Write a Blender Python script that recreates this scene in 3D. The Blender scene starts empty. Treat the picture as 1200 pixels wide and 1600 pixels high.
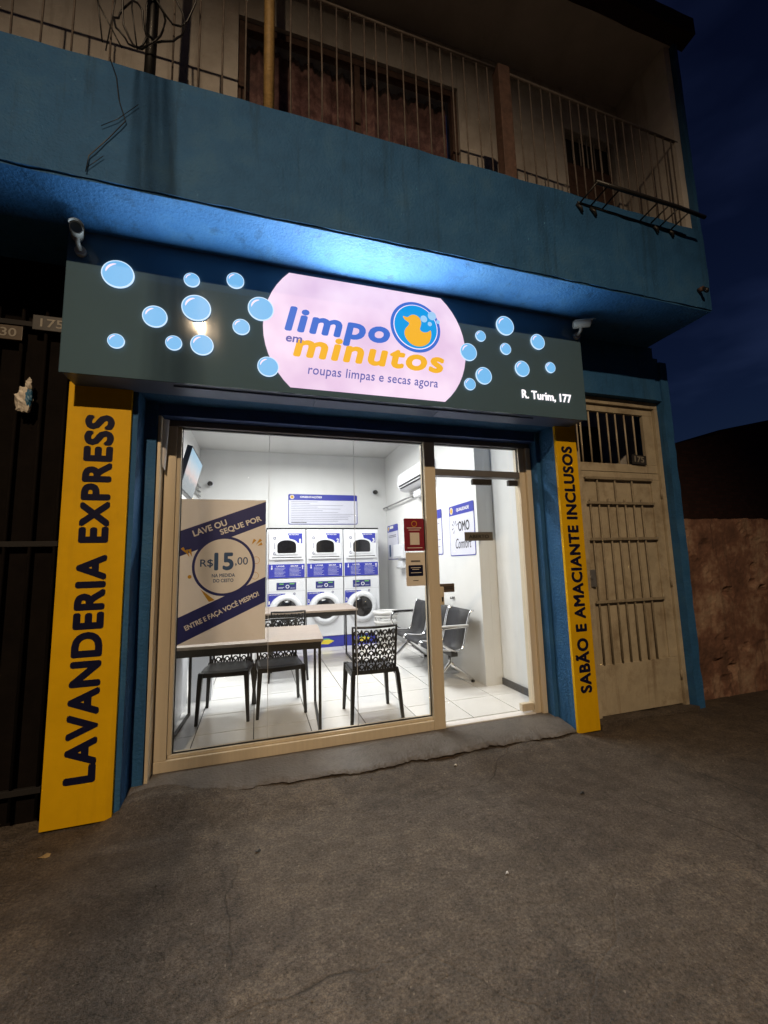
import bpy, bmesh, math, random
from mathutils import Vector, Matrix, noise
rnd = random.Random(7)
PI = math.pi
SC = bpy.context.scene
COL = SC.collection

# ------------------------------------------------------------------ camera, sky, exposure
cam_d = bpy.data.cameras.new('camera')
cam = bpy.data.objects.new('camera', cam_d); COL.objects.link(cam)
cam_d.sensor_fit = 'VERTICAL'; cam_d.sensor_height = 36.0
cam_d.lens = 36.0 * 645.0 / 1600.0
cam_d.clip_start = 0.02; cam_d.clip_end = 500
right = Vector((0.95609823, -0.29180734, -0.0269192))
down = Vector((0.01004012, 0.12442449, -0.99217828))
fwd = Vector((0.29287431, 0.94834963, 0.12189182))
M4 = Matrix((( right.x, -down.x, -fwd.x, 0.0), (right.y, -down.y, -fwd.y, 0.0), (right.z, -down.z, -fwd.z, 1.519), (0, 0, 0, 1)))
cam.matrix_world = M4
SC.camera = cam

world = bpy.data.worlds.new('World'); SC.world = world
world.use_nodes = True
wn = world.node_tree; wn.nodes.clear()
sky = wn.nodes.new('ShaderNodeTexSky'); sky.sky_type = 'NISHITA'; sky.sun_disc = False
sky.sun_elevation = math.radians(-2.3); sky.sun_rotation = math.radians(70); sky.ozone_density = 3.6
bg = wn.nodes.new('ShaderNodeBackground'); bg.inputs['Strength'].default_value = 0.10
tcw = wn.nodes.new('ShaderNodeTexCoord')
mpw = wn.nodes.new('ShaderNodeMapping'); mpw.inputs['Scale'].default_value = (1.3, 1.3, 4.0)
nzw = wn.nodes.new('ShaderNodeTexNoise'); nzw.inputs['Scale'].default_value = 2.2; nzw.inputs['Detail'].default_value = 4
rpw = wn.nodes.new('ShaderNodeValToRGB')
rpw.color_ramp.elements[0].position = 0.46; rpw.color_ramp.elements[0].color = (1, 1, 1, 1)
rpw.color_ramp.elements[1].position = 0.68; rpw.color_ramp.elements[1].color = (2.6, 2.2, 1.9, 1)
mxw = wn.nodes.new('ShaderNodeMixRGB'); mxw.blend_type = 'MULTIPLY'; mxw.inputs[0].default_value = 1
outw = wn.nodes.new('ShaderNodeOutputWorld')
wn.links.new(tcw.outputs['Generated'], mpw.inputs[0]); wn.links.new(mpw.outputs[0], nzw.inputs['Vector'])
wn.links.new(nzw.outputs['Fac'], rpw.inputs[0])
wn.links.new(sky.outputs[0], mxw.inputs[1]); wn.links.new(rpw.outputs[0], mxw.inputs[2])
wn.links.new(mxw.outputs[0], bg.inputs['Color']); wn.links.new(bg.outputs[0], outw.inputs[0])

vs = SC.view_settings
vs.view_transform = 'Standard'; vs.look = 'None'; vs.gamma = 1; vs.exposure = 0.0; vs.use_curve_mapping = False
cy = SC.cycles
cy.use_denoising = True; cy.max_bounces = 6; cy.diffuse_bounces = 3; cy.glossy_bounces = 2
cy.transparent_max_bounces = 12; cy.sample_clamp_indirect = 4.0; cy.caustics_reflective = False; cy.caustics_refractive = False

STREET_LAMP_POWER = 3000
ROOM_POWER = 56
SIGN_EMIT = 1.0
SIGN_POWER = 72

# ------------------------------------------------------------------ materials
MATS = {}
def mat(name, col, rough=0.6, var=0.0, vscale=6.0, bump=0.0, bscale=60.0, metal=0.0, spec=0.5, stain=None, sscale=1.2, samt=0.5, coat=0.0, stretch=None, drip=None, damt=0.5):
    if name in MATS: return MATS[name]
    m = bpy.data.materials.new(name); m.use_nodes = True
    nt = m.node_tree; n = nt.nodes; L = nt.links
    b = n['Principled BSDF']
    b.inputs['Base Color'].default_value = (*col, 1)
    b.inputs['Roughness'].default_value = rough; b.inputs['Metallic'].default_value = metal
    b.inputs['Specular IOR Level'].default_value = spec
    if coat: b.inputs['Coat Weight'].default_value = coat
    tc = n.new('ShaderNodeTexCoord'); src = tc.outputs['Object']
    if stretch:
        mp = n.new('ShaderNodeMapping'); mp.inputs['Scale'].default_value = stretch
        L.new(src, mp.inputs[0]); src = mp.outputs[0]
    cur = None
    if var > 0:
        nz = n.new('ShaderNodeTexNoise'); nz.inputs['Scale'].default_value = vscale; nz.inputs['Detail'].default_value = 4; nz.inputs['Roughness'].default_value = 0.7
        L.new(src, nz.inputs['Vector'])
        cr = n.new('ShaderNodeValToRGB')
        cr.color_ramp.elements[0].position = 0.3; cr.color_ramp.elements[1].position = 0.7
        cr.color_ramp.elements[0].color = (*[max(0, c * (1 - var)) for c in col], 1)
        cr.color_ramp.elements[1].color = (*[min(1, c * (1 + var)) for c in col], 1)
        L.new(nz.outputs['Fac'], cr.inputs[0]); cur = cr.outputs[0]
    if stain:
        nz2 = n.new('ShaderNodeTexNoise'); nz2.inputs['Scale'].default_value = sscale; nz2.inputs['Detail'].default_value = 5; nz2.inputs['Roughness'].default_value = 0.72
        L.new(src, nz2.inputs['Vector'])
        r2 = n.new('ShaderNodeValToRGB'); r2.color_ramp.elements[0].position = 0.5; r2.color_ramp.elements[1].position = 0.68
        r2.color_ramp.elements[0].color = (0, 0, 0, 1); r2.color_ramp.elements[1].color = (samt, samt, samt, 1)
        L.new(nz2.outputs['Fac'], r2.inputs[0])
        mx = n.new('ShaderNodeMixRGB'); mx.inputs[2].default_value = (*stain, 1)
        L.new(r2.outputs[0], mx.inputs[0])
        if cur is not None: L.new(cur, mx.inputs[1])
        else: mx.inputs[1].default_value = (*col, 1)
        cur = mx.outputs[0]
    if drip:
        md = n.new('ShaderNodeMapping'); md.inputs['Scale'].default_value = (5.5, 5.5, 0.45); L.new(tc.outputs['Object'], md.inputs[0])
        nd = n.new('ShaderNodeTexNoise'); nd.inputs['Scale'].default_value = 1.6; nd.inputs['Detail'].default_value = 5; nd.inputs['Roughness'].default_value = 0.7; L.new(md.outputs[0], nd.inputs['Vector'])
        rd_ = n.new('ShaderNodeValToRGB'); rd_.color_ramp.elements[0].position = 0.54; rd_.color_ramp.elements[1].position = 0.72
        rd_.color_ramp.elements[0].color = (0, 0, 0, 1); rd_.color_ramp.elements[1].color = (damt, damt, damt, 1); L.new(nd.outputs['Fac'], rd_.inputs[0])
        mxd = n.new('ShaderNodeMixRGB'); mxd.inputs[2].default_value = (*drip, 1); L.new(rd_.outputs[0], mxd.inputs[0])
        if cur is not None: L.new(cur, mxd.inputs[1])
        else: mxd.inputs[1].default_value = (*col, 1)
        cur = mxd.outputs[0]
    if cur is not None: L.new(cur, b.inputs['Base Color'])
    if bump > 0:
        nb = n.new('ShaderNodeTexNoise'); nb.inputs['Scale'].default_value = bscale; nb.inputs['Detail'].default_value = 2
        L.new(src, nb.inputs['Vector'])
        bp = n.new('ShaderNodeBump'); bp.inputs['Strength'].default_value = bump; bp.inputs['Distance'].default_value = 0.01
        L.new(nb.outputs['Fac'], bp.inputs['Height']); L.new(bp.outputs[0], b.inputs['Normal'])
    MATS[name] = m; return m

def emit(name, col, strength, rough=0.4, sample=False):
    if name in MATS: return MATS[name]
    m = bpy.data.materials.new(name); m.use_nodes = True
    b = m.node_tree.nodes['Principled BSDF']
    b.inputs['Base Color'].default_value = (*[0.08 * c for c in col], 1); b.inputs['Roughness'].default_value = rough; b.inputs['Specular IOR Level'].default_value = 0.2
    b.inputs['Emission Color'].default_value = (*col, 1); b.inputs['Emission Strength'].default_value = strength
    m.cycles.emission_sampling = 'AUTO' if sample else 'NONE'
    MATS[name] = m; return m

def glass_mat(name, refl=0.06):
    m = bpy.data.materials.new(name); m.use_nodes = True
    nt = m.node_tree; nt.nodes.clear()
    o = nt.nodes.new('ShaderNodeOutputMaterial'); t = nt.nodes.new('ShaderNodeBsdfTransparent'); g = nt.nodes.new('ShaderNodeBsdfGlossy')
    t.inputs[0].default_value = (0.95, 0.965, 0.96, 1); g.inputs['Roughness'].default_value = 0.02
    lw = nt.nodes.new('ShaderNodeFresnel'); lw.inputs['IOR'].default_value = 1.45
    mx = nt.nodes.new('ShaderNodeMixShader')
    geo = nt.nodes.new('ShaderNodeNewGeometry'); ib = nt.nodes.new('ShaderNodeMath'); ib.operation = 'SUBTRACT'; ib.inputs[0].default_value = 1.0
    fm = nt.nodes.new('ShaderNodeMath'); fm.operation = 'MULTIPLY'
    nt.links.new(geo.outputs['Backfacing'], ib.inputs[1]); nt.links.new(lw.outputs[0], fm.inputs[0]); nt.links.new(ib.outputs[0], fm.inputs[1])
    nt.links.new(fm.outputs[0], mx.inputs[0]); nt.links.new(t.outputs[0], mx.inputs[1]); nt.links.new(g.outputs[0], mx.inputs[2])
    df = nt.nodes.new('ShaderNodeBsdfDiffuse'); df.inputs[0].default_value = (0.7, 0.7, 0.68, 1)
    tc = nt.nodes.new('ShaderNodeTexCoord'); mp = nt.nodes.new('ShaderNodeMapping'); mp.inputs['Scale'].default_value = (4, 4, 1.2)
    nz = nt.nodes.new('ShaderNodeTexNoise'); nz.inputs['Scale'].default_value = 1.5; nz.inputs['Detail'].default_value = 5
    rp = nt.nodes.new('ShaderNodeMapRange'); rp.inputs['From Min'].default_value = 0.4; rp.inputs['From Max'].default_value = 0.75; rp.inputs['To Min'].default_value = 0.004; rp.inputs['To Max'].default_value = 0.025
    m2 = nt.nodes.new('ShaderNodeMixShader')
    nt.links.new(tc.outputs['Object'], mp.inputs[0]); nt.links.new(mp.outputs[0], nz.inputs['Vector']); nt.links.new(nz.outputs['Fac'], rp.inputs['Value']); nt.links.new(rp.outputs[0], m2.inputs[0])
    nt.links.new(mx.outputs[0], m2.inputs[1]); nt.links.new(df.outputs[0], m2.inputs[2])
    nt.links.new(m2.outputs[0], o.inputs[0])
    MATS[name] = m; return m

def ground_mat(name, c0, c1, dark, light):
    m = bpy.data.materials.new(name); m.use_nodes = True
    nt = m.node_tree; n = nt.nodes; L = nt.links; b = n['Principled BSDF']
    tc = n.new('ShaderNodeTexCoord')
    def nz(sc, det=4, ro=0.6):
        k = n.new('ShaderNodeTexNoise'); k.inputs['Scale'].default_value = sc; k.inputs['Detail'].default_value = det; k.inputs['Roughness'].default_value = ro
        L.new(tc.outputs['Object'], k.inputs['Vector']); return k
    def ramp(src, p0, p1, a, bb):
        r = n.new('ShaderNodeValToRGB'); r.color_ramp.elements[0].position = p0; r.color_ramp.elements[1].position = p1
        r.color_ramp.elements[0].color = (*a, 1); r.color_ramp.elements[1].color = (*bb, 1); L.new(src, r.inputs[0]); return r
    def mix(f, a, c, mode='MIX', fac=None):
        x = n.new('ShaderNodeMixRGB'); x.blend_type = mode
        if fac is not None: x.inputs[0].default_value = fac
        else: L.new(f, x.inputs[0])
        L.new(a, x.inputs[1])
        if isinstance(c, tuple): x.inputs[2].default_value = (*c, 1)
        else: L.new(c, x.inputs[2])
        return x
    base = ramp(nz(0.9).outputs['Fac'], 0.32, 0.68, c0, c1)
    grit = ramp(nz(70, 4, 0.9).outputs['Fac'], 0.34, 0.66, (0.36, 0.36, 0.36), (1.62, 1.62, 1.62))
    x = mix(None, base.outputs[0], grit.outputs[0], 'MULTIPLY', 1.0)
    mid = ramp(nz(9, 4, 0.7).outputs['Fac'], 0.35, 0.68, (0.72, 0.72, 0.72), (1.26, 1.25, 1.23))
    x = mix(None, x.outputs[0], mid.outputs[0], 'MULTIPLY', 1.0)
    st = ramp(nz(2.3, 6, 0.75).outputs['Fac'], 0.52, 0.70, (0, 0, 0), (0.42, 0.42, 0.42))
    x = mix(st.outputs[0], x.outputs[0], dark)
    pt = ramp(nz(0.55, 6, 0.45).outputs['Fac'], 0.495, 0.51, (0.86, 0.86, 0.87), (1.08, 1.08, 1.07))
    x = mix(None, x.outputs[0], pt.outputs[0], 'MULTIPLY', 1.0)
    sp = ramp(nz(45, 2, 0.5).outputs['Fac'], 0.70, 0.74, (0, 0, 0), (0.8, 0.8, 0.8))
    x = mix(sp.outputs[0], x.outputs[0], light)
    L.new(x.outputs[0], b.inputs['Base Color'])
    # hairline cracks
    wv = nz(3.0, 3, 0.6)
    add = n.new('ShaderNodeMixRGB'); add.inputs[0].default_value = 0.14
    L.new(tc.outputs['Object'], add.inputs[1]); L.new(wv.outputs['Color'], add.inputs[2])
    vo = n.new('ShaderNodeTexVoronoi'); vo.feature = 'DISTANCE_TO_EDGE'; vo.inputs['Scale'].default_value = 1.15
    L.new(add.outputs[0], vo.inputs['Vector'])
    ck = ramp(vo.outputs['Distance'], 0.0, 0.0075, (0, 0, 0), (1, 1, 1))
    cm = ramp(nz(0.8, 3, 0.5).outputs['Fac'], 0.50, 0.60, (0, 0, 0), (0.85, 0.85, 0.85))
    inv = n.new('ShaderNodeMath'); inv.operation = 'SUBTRACT'; inv.inputs[0].default_value = 1.0; L.new(ck.outputs[0], inv.inputs[1])
    cmk = n.new('ShaderNodeMath'); cmk.operation = 'MULTIPLY'; L.new(inv.outputs[0], cmk.inputs[0]); L.new(cm.outputs[0], cmk.inputs[1])
    x = mix(cmk.outputs[0], x.outputs[0], (0.028, 0.021, 0.015))
    h1 = nz(120, 2, 0.8); h2 = nz(14, 4, 0.65)
    ma = n.new('ShaderNodeMath'); ma.operation = 'MULTIPLY_ADD'; L.new(h2.outputs['Fac'], ma.inputs[0]); ma.inputs[1].default_value = 2.0; L.new(h1.outputs['Fac'], ma.inputs[2])
    mb = n.new('ShaderNodeMath'); mb.operation = 'MULTIPLY_ADD'; L.new(ck.outputs[0], mb.inputs[0]); mb.inputs[1].default_value = 0.35; L.new(ma.outputs[0], mb.inputs[2])
    bp = n.new('ShaderNodeBump'); bp.inputs['Strength'].default_value = 1.0; bp.inputs['Distance'].default_value = 0.012
    L.new(mb.outputs[0], bp.inputs['Height']); L.new(bp.outputs[0], b.inputs['Normal'])
    # shade in front of the gate, painted into the ground colour
    sx_ = n.new('ShaderNodeSeparateXYZ'); L.new(tc.outputs['Object'], sx_.inputs[0])
    wob = nz(1.6, 4, 0.6); wm = n.new('ShaderNodeMath'); wm.operation = 'MULTIPLY_ADD'; L.new(wob.outputs['Fac'], wm.inputs[0]); wm.inputs[1].default_value = 0.55; L.new(sx_.outputs['X'], wm.inputs[2])
    gate_shade = ramp(wm.outputs[0], 0.0, 1.0, (1, 1, 1), (0.72, 0.69, 0.65))
    mr = n.new('ShaderNodeMapRange'); mr.inputs['From Min'].default_value = 3.05; mr.inputs['From Max'].default_value = 3.35; L.new(wm.outputs[0], mr.inputs['Value']); L.new(mr.outputs[0], gate_shade.inputs[0])
    x = mix(None, x.outputs[0], gate_shade.outputs[0], 'MULTIPLY', 1.0); L.new(x.outputs[0], b.inputs['Base Color'])
    b.inputs['Roughness'].default_value = 0.72; b.inputs['Specular IOR Level'].default_value = 0.35
    MATS[name] = m; return m

BLUE = mat('blue_wall_paint', (0.025, 0.105, 0.245), 0.72, 0.2, 2.2, 0.6, 55, spec=0.25, stain=(0.05, 0.12, 0.19), sscale=2.2, samt=0.45, drip=(0.012, 0.04, 0.075), damt=0.6)
BLUE_DEEP = mat('deep_blue_lintel_paint', (0.02, 0.06, 0.2), 0.65, 0.15, 4.0, 0.2, 90)
TAN = mat('tan_plaster', (0.60, 0.565, 0.52), 0.85, 0.12, 3.0, 0.3, 60, stain=(0.36, 0.31, 0.26), sscale=1.0, samt=0.6, drip=(0.25, 0.2, 0.16), damt=0.5)
CEILB = mat('balcony_ceiling_plaster', (0.42, 0.38, 0.35), 0.9, 0.15, 2.0, 0.2, 50)
WHITE = mat('white_wall_paint', (0.75, 0.75, 0.74), 0.6, 0.02, 2.0, 0.06, 120)
CEILW = mat('white_ceiling_paint', (0.66, 0.66, 0.65), 0.7, 0.02, 2.0)
TILE = mat('pale_floor_tile', (0.80, 0.785, 0.765), 0.22, 0.05, 1.6, 0.02, 30, spec=0.5)
GROUT = mat('grey_grout', (0.07, 0.065, 0.06), 0.9, 0.2, 20)
ALU = mat('champagne_aluminium', (0.66, 0.57, 0.42), 0.4, 0.06, 1.0, 0.02, 200, metal=0.1, stretch=(30, 30, 1))
SHADE_ALU = mat('shadow_toned_aluminium', (0.15, 0.145, 0.145), 0.45, 0.06, 1.0, metal=0.2)  # sign's shadow on the frame head and transom, put into their colour
BRONZE = mat('dark_door_hardware', (0.07, 0.065, 0.06), 0.4, metal=0.6, var=0.1)
STEELB = mat('black_steel', (0.018, 0.017, 0.016), 0.45, 0.1, 20)
BLACKP = mat('black_plastic', (0.012, 0.012, 0.013), 0.38, 0.1, 30)
GATEP = mat('beige_gate_paint', (0.40, 0.345, 0.245), 0.6, 0.14, 5.0, 0.25, 150, stain=(0.17, 0.12, 0.07), sscale=3.0, samt=0.6, drip=(0.16, 0.105, 0.06), damt=0.55)
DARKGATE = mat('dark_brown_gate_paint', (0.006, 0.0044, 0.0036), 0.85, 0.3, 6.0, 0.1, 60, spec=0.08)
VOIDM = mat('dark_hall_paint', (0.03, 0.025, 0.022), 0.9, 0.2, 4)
SIGNG = mat('grey_sign_vinyl', (0.078, 0.135, 0.172), 0.055, 0.04, 1.0, 0.0, 8, spec=0.35)
SIGNBOX = mat('sign_box_sheet_metal', (0.10, 0.14, 0.25), 0.45, 0.1, 4.0, metal=0.2)
YEL = mat('yellow_board_vinyl', (0.68, 0.39, 0.003), 0.55, 0.10, 2.0, 0.08, 14, spec=0.15, drip=(0.40, 0.22, 0.01), damt=0.3)
NAVY = mat('navy_vinyl', (0.006, 0.007, 0.03), 0.55, 0.05, 10, spec=0.12)
NAVYP = mat('navy_print', (0.02, 0.028, 0.17), 0.5, 0.04, 6)
WFILM = mat('white_print_film', (0.84, 0.83, 0.81), 0.5, 0.03, 5)
BEIGEF = mat('beige_print_film', (0.70, 0.64, 0.55), 0.5, 0.03, 5)
GOLDF = mat('gold_print', (0.65, 0.36, 0.03), 0.45, 0.1, 8)
TEALT = mat('slate_blue_print', (0.04, 0.10, 0.24), 0.5, 0.04, 8)
LAV = mat('pale_lilac_print', (0.70, 0.70, 0.80), 0.5, 0.02, 8)
ROYAL = mat('royal_blue_print', (0.035, 0.045, 0.36), 0.45, 0.04, 6)
GREYT = mat('grey_print_text', (0.22, 0.22, 0.30), 0.6, 0.05, 8)
BLKT = mat('black_print', (0.02, 0.02, 0.02), 0.5, 0.05, 8)
WPLAS = mat('white_appliance_enamel', (0.76, 0.77, 0.80), 0.3, 0.02, 3.0, spec=0.5)
GREYPL = mat('light_grey_plastic', (0.55, 0.56, 0.58), 0.4, 0.03, 5)
CHROME = mat('polished_chrome', (0.75, 0.75, 0.76), 0.14, 0.03, 4, metal=1.0)
DGLASS = mat('dark_machine_glass', (0.012, 0.012, 0.014), 0.1, 0.2, 8, spec=0.6)
PERF = mat('black_perforated_steel', (0.02, 0.02, 0.023), 0.45, 0.35, 260, 0.4, 260)
WOODT = mat('taupe_laminate', (0.36, 0.29, 0.235), 0.4, 0.12, 5.0, 0.03, 40, stretch=(1, 9, 9))
REDF = mat('crimson_print_film', (0.22, 0.012, 0.03), 0.45, 0.15, 4)
GRANITE = mat('dark_granite', (0.06, 0.06, 0.065), 0.3, 0.6, 60)
RAILM = mat('weathered_grey_brown_rail', (0.13, 0.105, 0.09), 0.7, 0.35, 18, 0.2, 80)
RUST = mat('rusty_brown_post', (0.10, 0.055, 0.04), 0.7, 0.4, 18, 0.3, 80)
OCHRE = mat('ochre_painted_pipe', (0.36, 0.23, 0.08), 0.6, 0.3, 14, 0.3, 60)
CURT = mat('dark_floral_curtain', (0.24, 0.11, 0.11), 0.85, 0.7, 7, 0.4, 20, stain=(0.42, 0.27, 0.24), sscale=7, samt=0.7)
GLASS = glass_mat('clear_window_glass')
CONC = mat('worn_doorstep_concrete', (0.118, 0.104, 0.09), 0.65, 0.3, 6, 0.7, 60, stain=(0.065, 0.052, 0.04), sscale=3.0, samt=0.85)
EARTH = mat('broken_earth_edge', (0.06, 0.039, 0.025), 0.95, 0.45, 18, 0.9, 60)
GROUND = ground_mat('worn_asphalt', (0.094, 0.075, 0.057), (0.130, 0.104, 0.080), (0.046, 0.035, 0.024), (0.24, 0.20, 0.155))
ROUGHW = mat('peeling_earth_plaster', (0.155, 0.075, 0.048), 0.92, 0.6, 2.4, 1.0, 26, stain=(0.30, 0.22, 0.15), sscale=2.4, samt=0.85, drip=(0.06, 0.035, 0.022), damt=0.8)
DARKBR = mat('dark_red_masonry', (0.022, 0.009, 0.007), 0.95, 0.4, 4, 0.6, 30)
HOUSEB = mat('dark_brick_wall', (0.05, 0.02, 0.015), 0.95)
_n = HOUSEB.node_tree; _bk = _n.nodes.new('ShaderNodeTexBrick'); _bk.inputs['Scale'].default_value = 4.0; _bk.inputs['Color1'].default_value = (0.10, 0.042, 0.03, 1); _bk.inputs['Color2'].default_value = (0.065, 0.027, 0.02, 1); _bk.inputs['Mortar'].default_value = (0.05, 0.04, 0.03, 1)
_mp = _n.nodes.new('ShaderNodeMapping'); _mp.inputs['Rotation'].default_value = (PI / 2, 0, 0); _t2 = _n.nodes.new('ShaderNodeTexCoord')
_n.links.new(_t2.outputs['Object'], _mp.inputs[0]); _n.links.new(_mp.outputs[0], _bk.inputs['Vector']); _n.links.new(_bk.outputs['Color'], _n.nodes['Principled BSDF'].inputs['Base Color'])
CAMW = mat('offwhite_camera_shell', (0.36, 0.32, 0.275), 0.45, 0.05, 10)
PLAQ = mat('dark_enamel_plaque', (0.03, 0.028, 0.026), 0.45, 0.2, 20)
PLAQB = mat('brown_enamel_plaque', (0.06, 0.04, 0.022), 0.5, 0.2, 20)
NUMW = mat('ivory_number_paint', (0.24, 0.22, 0.18), 0.5, 0.1, 30)
GALV = mat('galvanised_steel', (0.30, 0.30, 0.30), 0.45, 0.15, 12, metal=0.7)
LEAFM = mat('dry_leaf', (0.30, 0.21, 0.09), 0.8, 0.3, 30)
# light-giving surfaces of the sign
E_PANEL = emit('backlit_white_acrylic', (0.83, 0.60, 0.83), SIGN_EMIT)
_nt = E_PANEL.node_tree; _b = _nt.nodes['Principled BSDF']; _tc = _nt.nodes.new('ShaderNodeTexCoord'); _nz = _nt.nodes.new('ShaderNodeTexNoise'); _nz.inputs['Scale'].default_value = 2.6; _nz.inputs['Detail'].default_value = 3
_cr = _nt.nodes.new('ShaderNodeValToRGB'); _cr.color_ramp.elements[0].position = 0.35; _cr.color_ramp.elements[1].position = 0.65
_cr.color_ramp.elements[0].color = (0.80, 0.58, 0.80, 1); _cr.color_ramp.elements[1].color = (0.97, 0.77, 0.95, 1)
_nt.links.new(_tc.outputs['Object'], _nz.inputs['Vector']); _nt.links.new(_nz.outputs['Fac'], _cr.inputs[0]); _nt.links.new(_cr.outputs[0], _b.inputs['Emission Color'])
E_BLUE = emit('backlit_blue_letter', (0.055, 0.16, 0.62), 1.0)
E_ORANGE = emit('backlit_orange_letter', (0.90, 0.46, 0.03), 1.0)
E_INDIGO = emit('backlit_indigo_letter', (0.13, 0.13, 0.42), 1.0)
E_CYAN = emit('backlit_cyan_disc', (0.01, 0.33, 0.78), 1.0)
E_SKYB = emit('backlit_pale_blue_bubble', (0.19, 0.50, 0.86), 1.0)
E_RIM = emit('backlit_bubble_rim', (0.58, 0.78, 1.0), 1.1)
E_SHINE = emit('backlit_bubble_shine', (0.92, 0.76, 0.95), 1.1)
E_DBUB = emit('backlit_light_bubble', (0.36, 0.62, 0.90), 1.0)
E_ADDR = emit('backlit_white_letter', (1.0, 0.93, 0.95), 1.3)
E_LED = emit('lit_led_diffuser', (1.0, 0.98, 0.95), 5.0)
E_GREEN = emit('green_display', (0.3, 0.8, 0.15), 0.8)

def film_mat(name, col, fac):
    m = bpy.data.materials.new(name); m.use_nodes = True
    nt = m.node_tree; nt.nodes.clear()
    o = nt.nodes.new('ShaderNodeOutputMaterial'); d = nt.nodes.new('ShaderNodeBsdfDiffuse'); t = nt.nodes.new('ShaderNodeBsdfTranslucent'); mx = nt.nodes.new('ShaderNodeMixShader')
    d.inputs[0].default_value = (*col, 1); t.inputs[0].default_value = (*col, 1); mx.inputs[0].default_value = fac
    nt.links.new(d.outputs[0], mx.inputs[1]); nt.links.new(t.outputs[0], mx.inputs[2]); nt.links.new(mx.outputs[0], o.inputs[0])
    MATS[name] = m; return m
POSTERF = film_mat('translucent_poster_film', (0.90, 0.86, 0.81), 0.24)
# ------------------------------------------------------------------ builders
def tag(o, label=None, cat=None, group=None, kind=None):
    if label: o['label'] = label
    if cat: o['category'] = cat
    if group: o['group'] = group
    if kind: o['kind'] = kind
    return o
def thing(name, label, cat, loc=(0, 0, 0), rz=0.0, group=None):
    o = bpy.data.objects.new(name, None); COL.objects.link(o)
    o.location = loc; o.rotation_euler = (0, 0, rz); o.empty_display_size = 0.05
    return tag(o, label, cat, group)
def root_loc(o):
    while o.parent: o = o.parent
    return Vector(o.location)
FAC = (Vector((1, 0, 0)), Vector((0, 0, 1)))      # faces the street
RW = (Vector((0, -1, 0)), Vector((0, 0, 1)))      # faces left (-x)
LW = (Vector((0, 1, 0)), Vector((0, 0, 1)))       # faces right (+x)
UPW = (Vector((0, 0, 1)), Vector((-1, 0, 0)))     # on the street face, reading upwards

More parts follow.
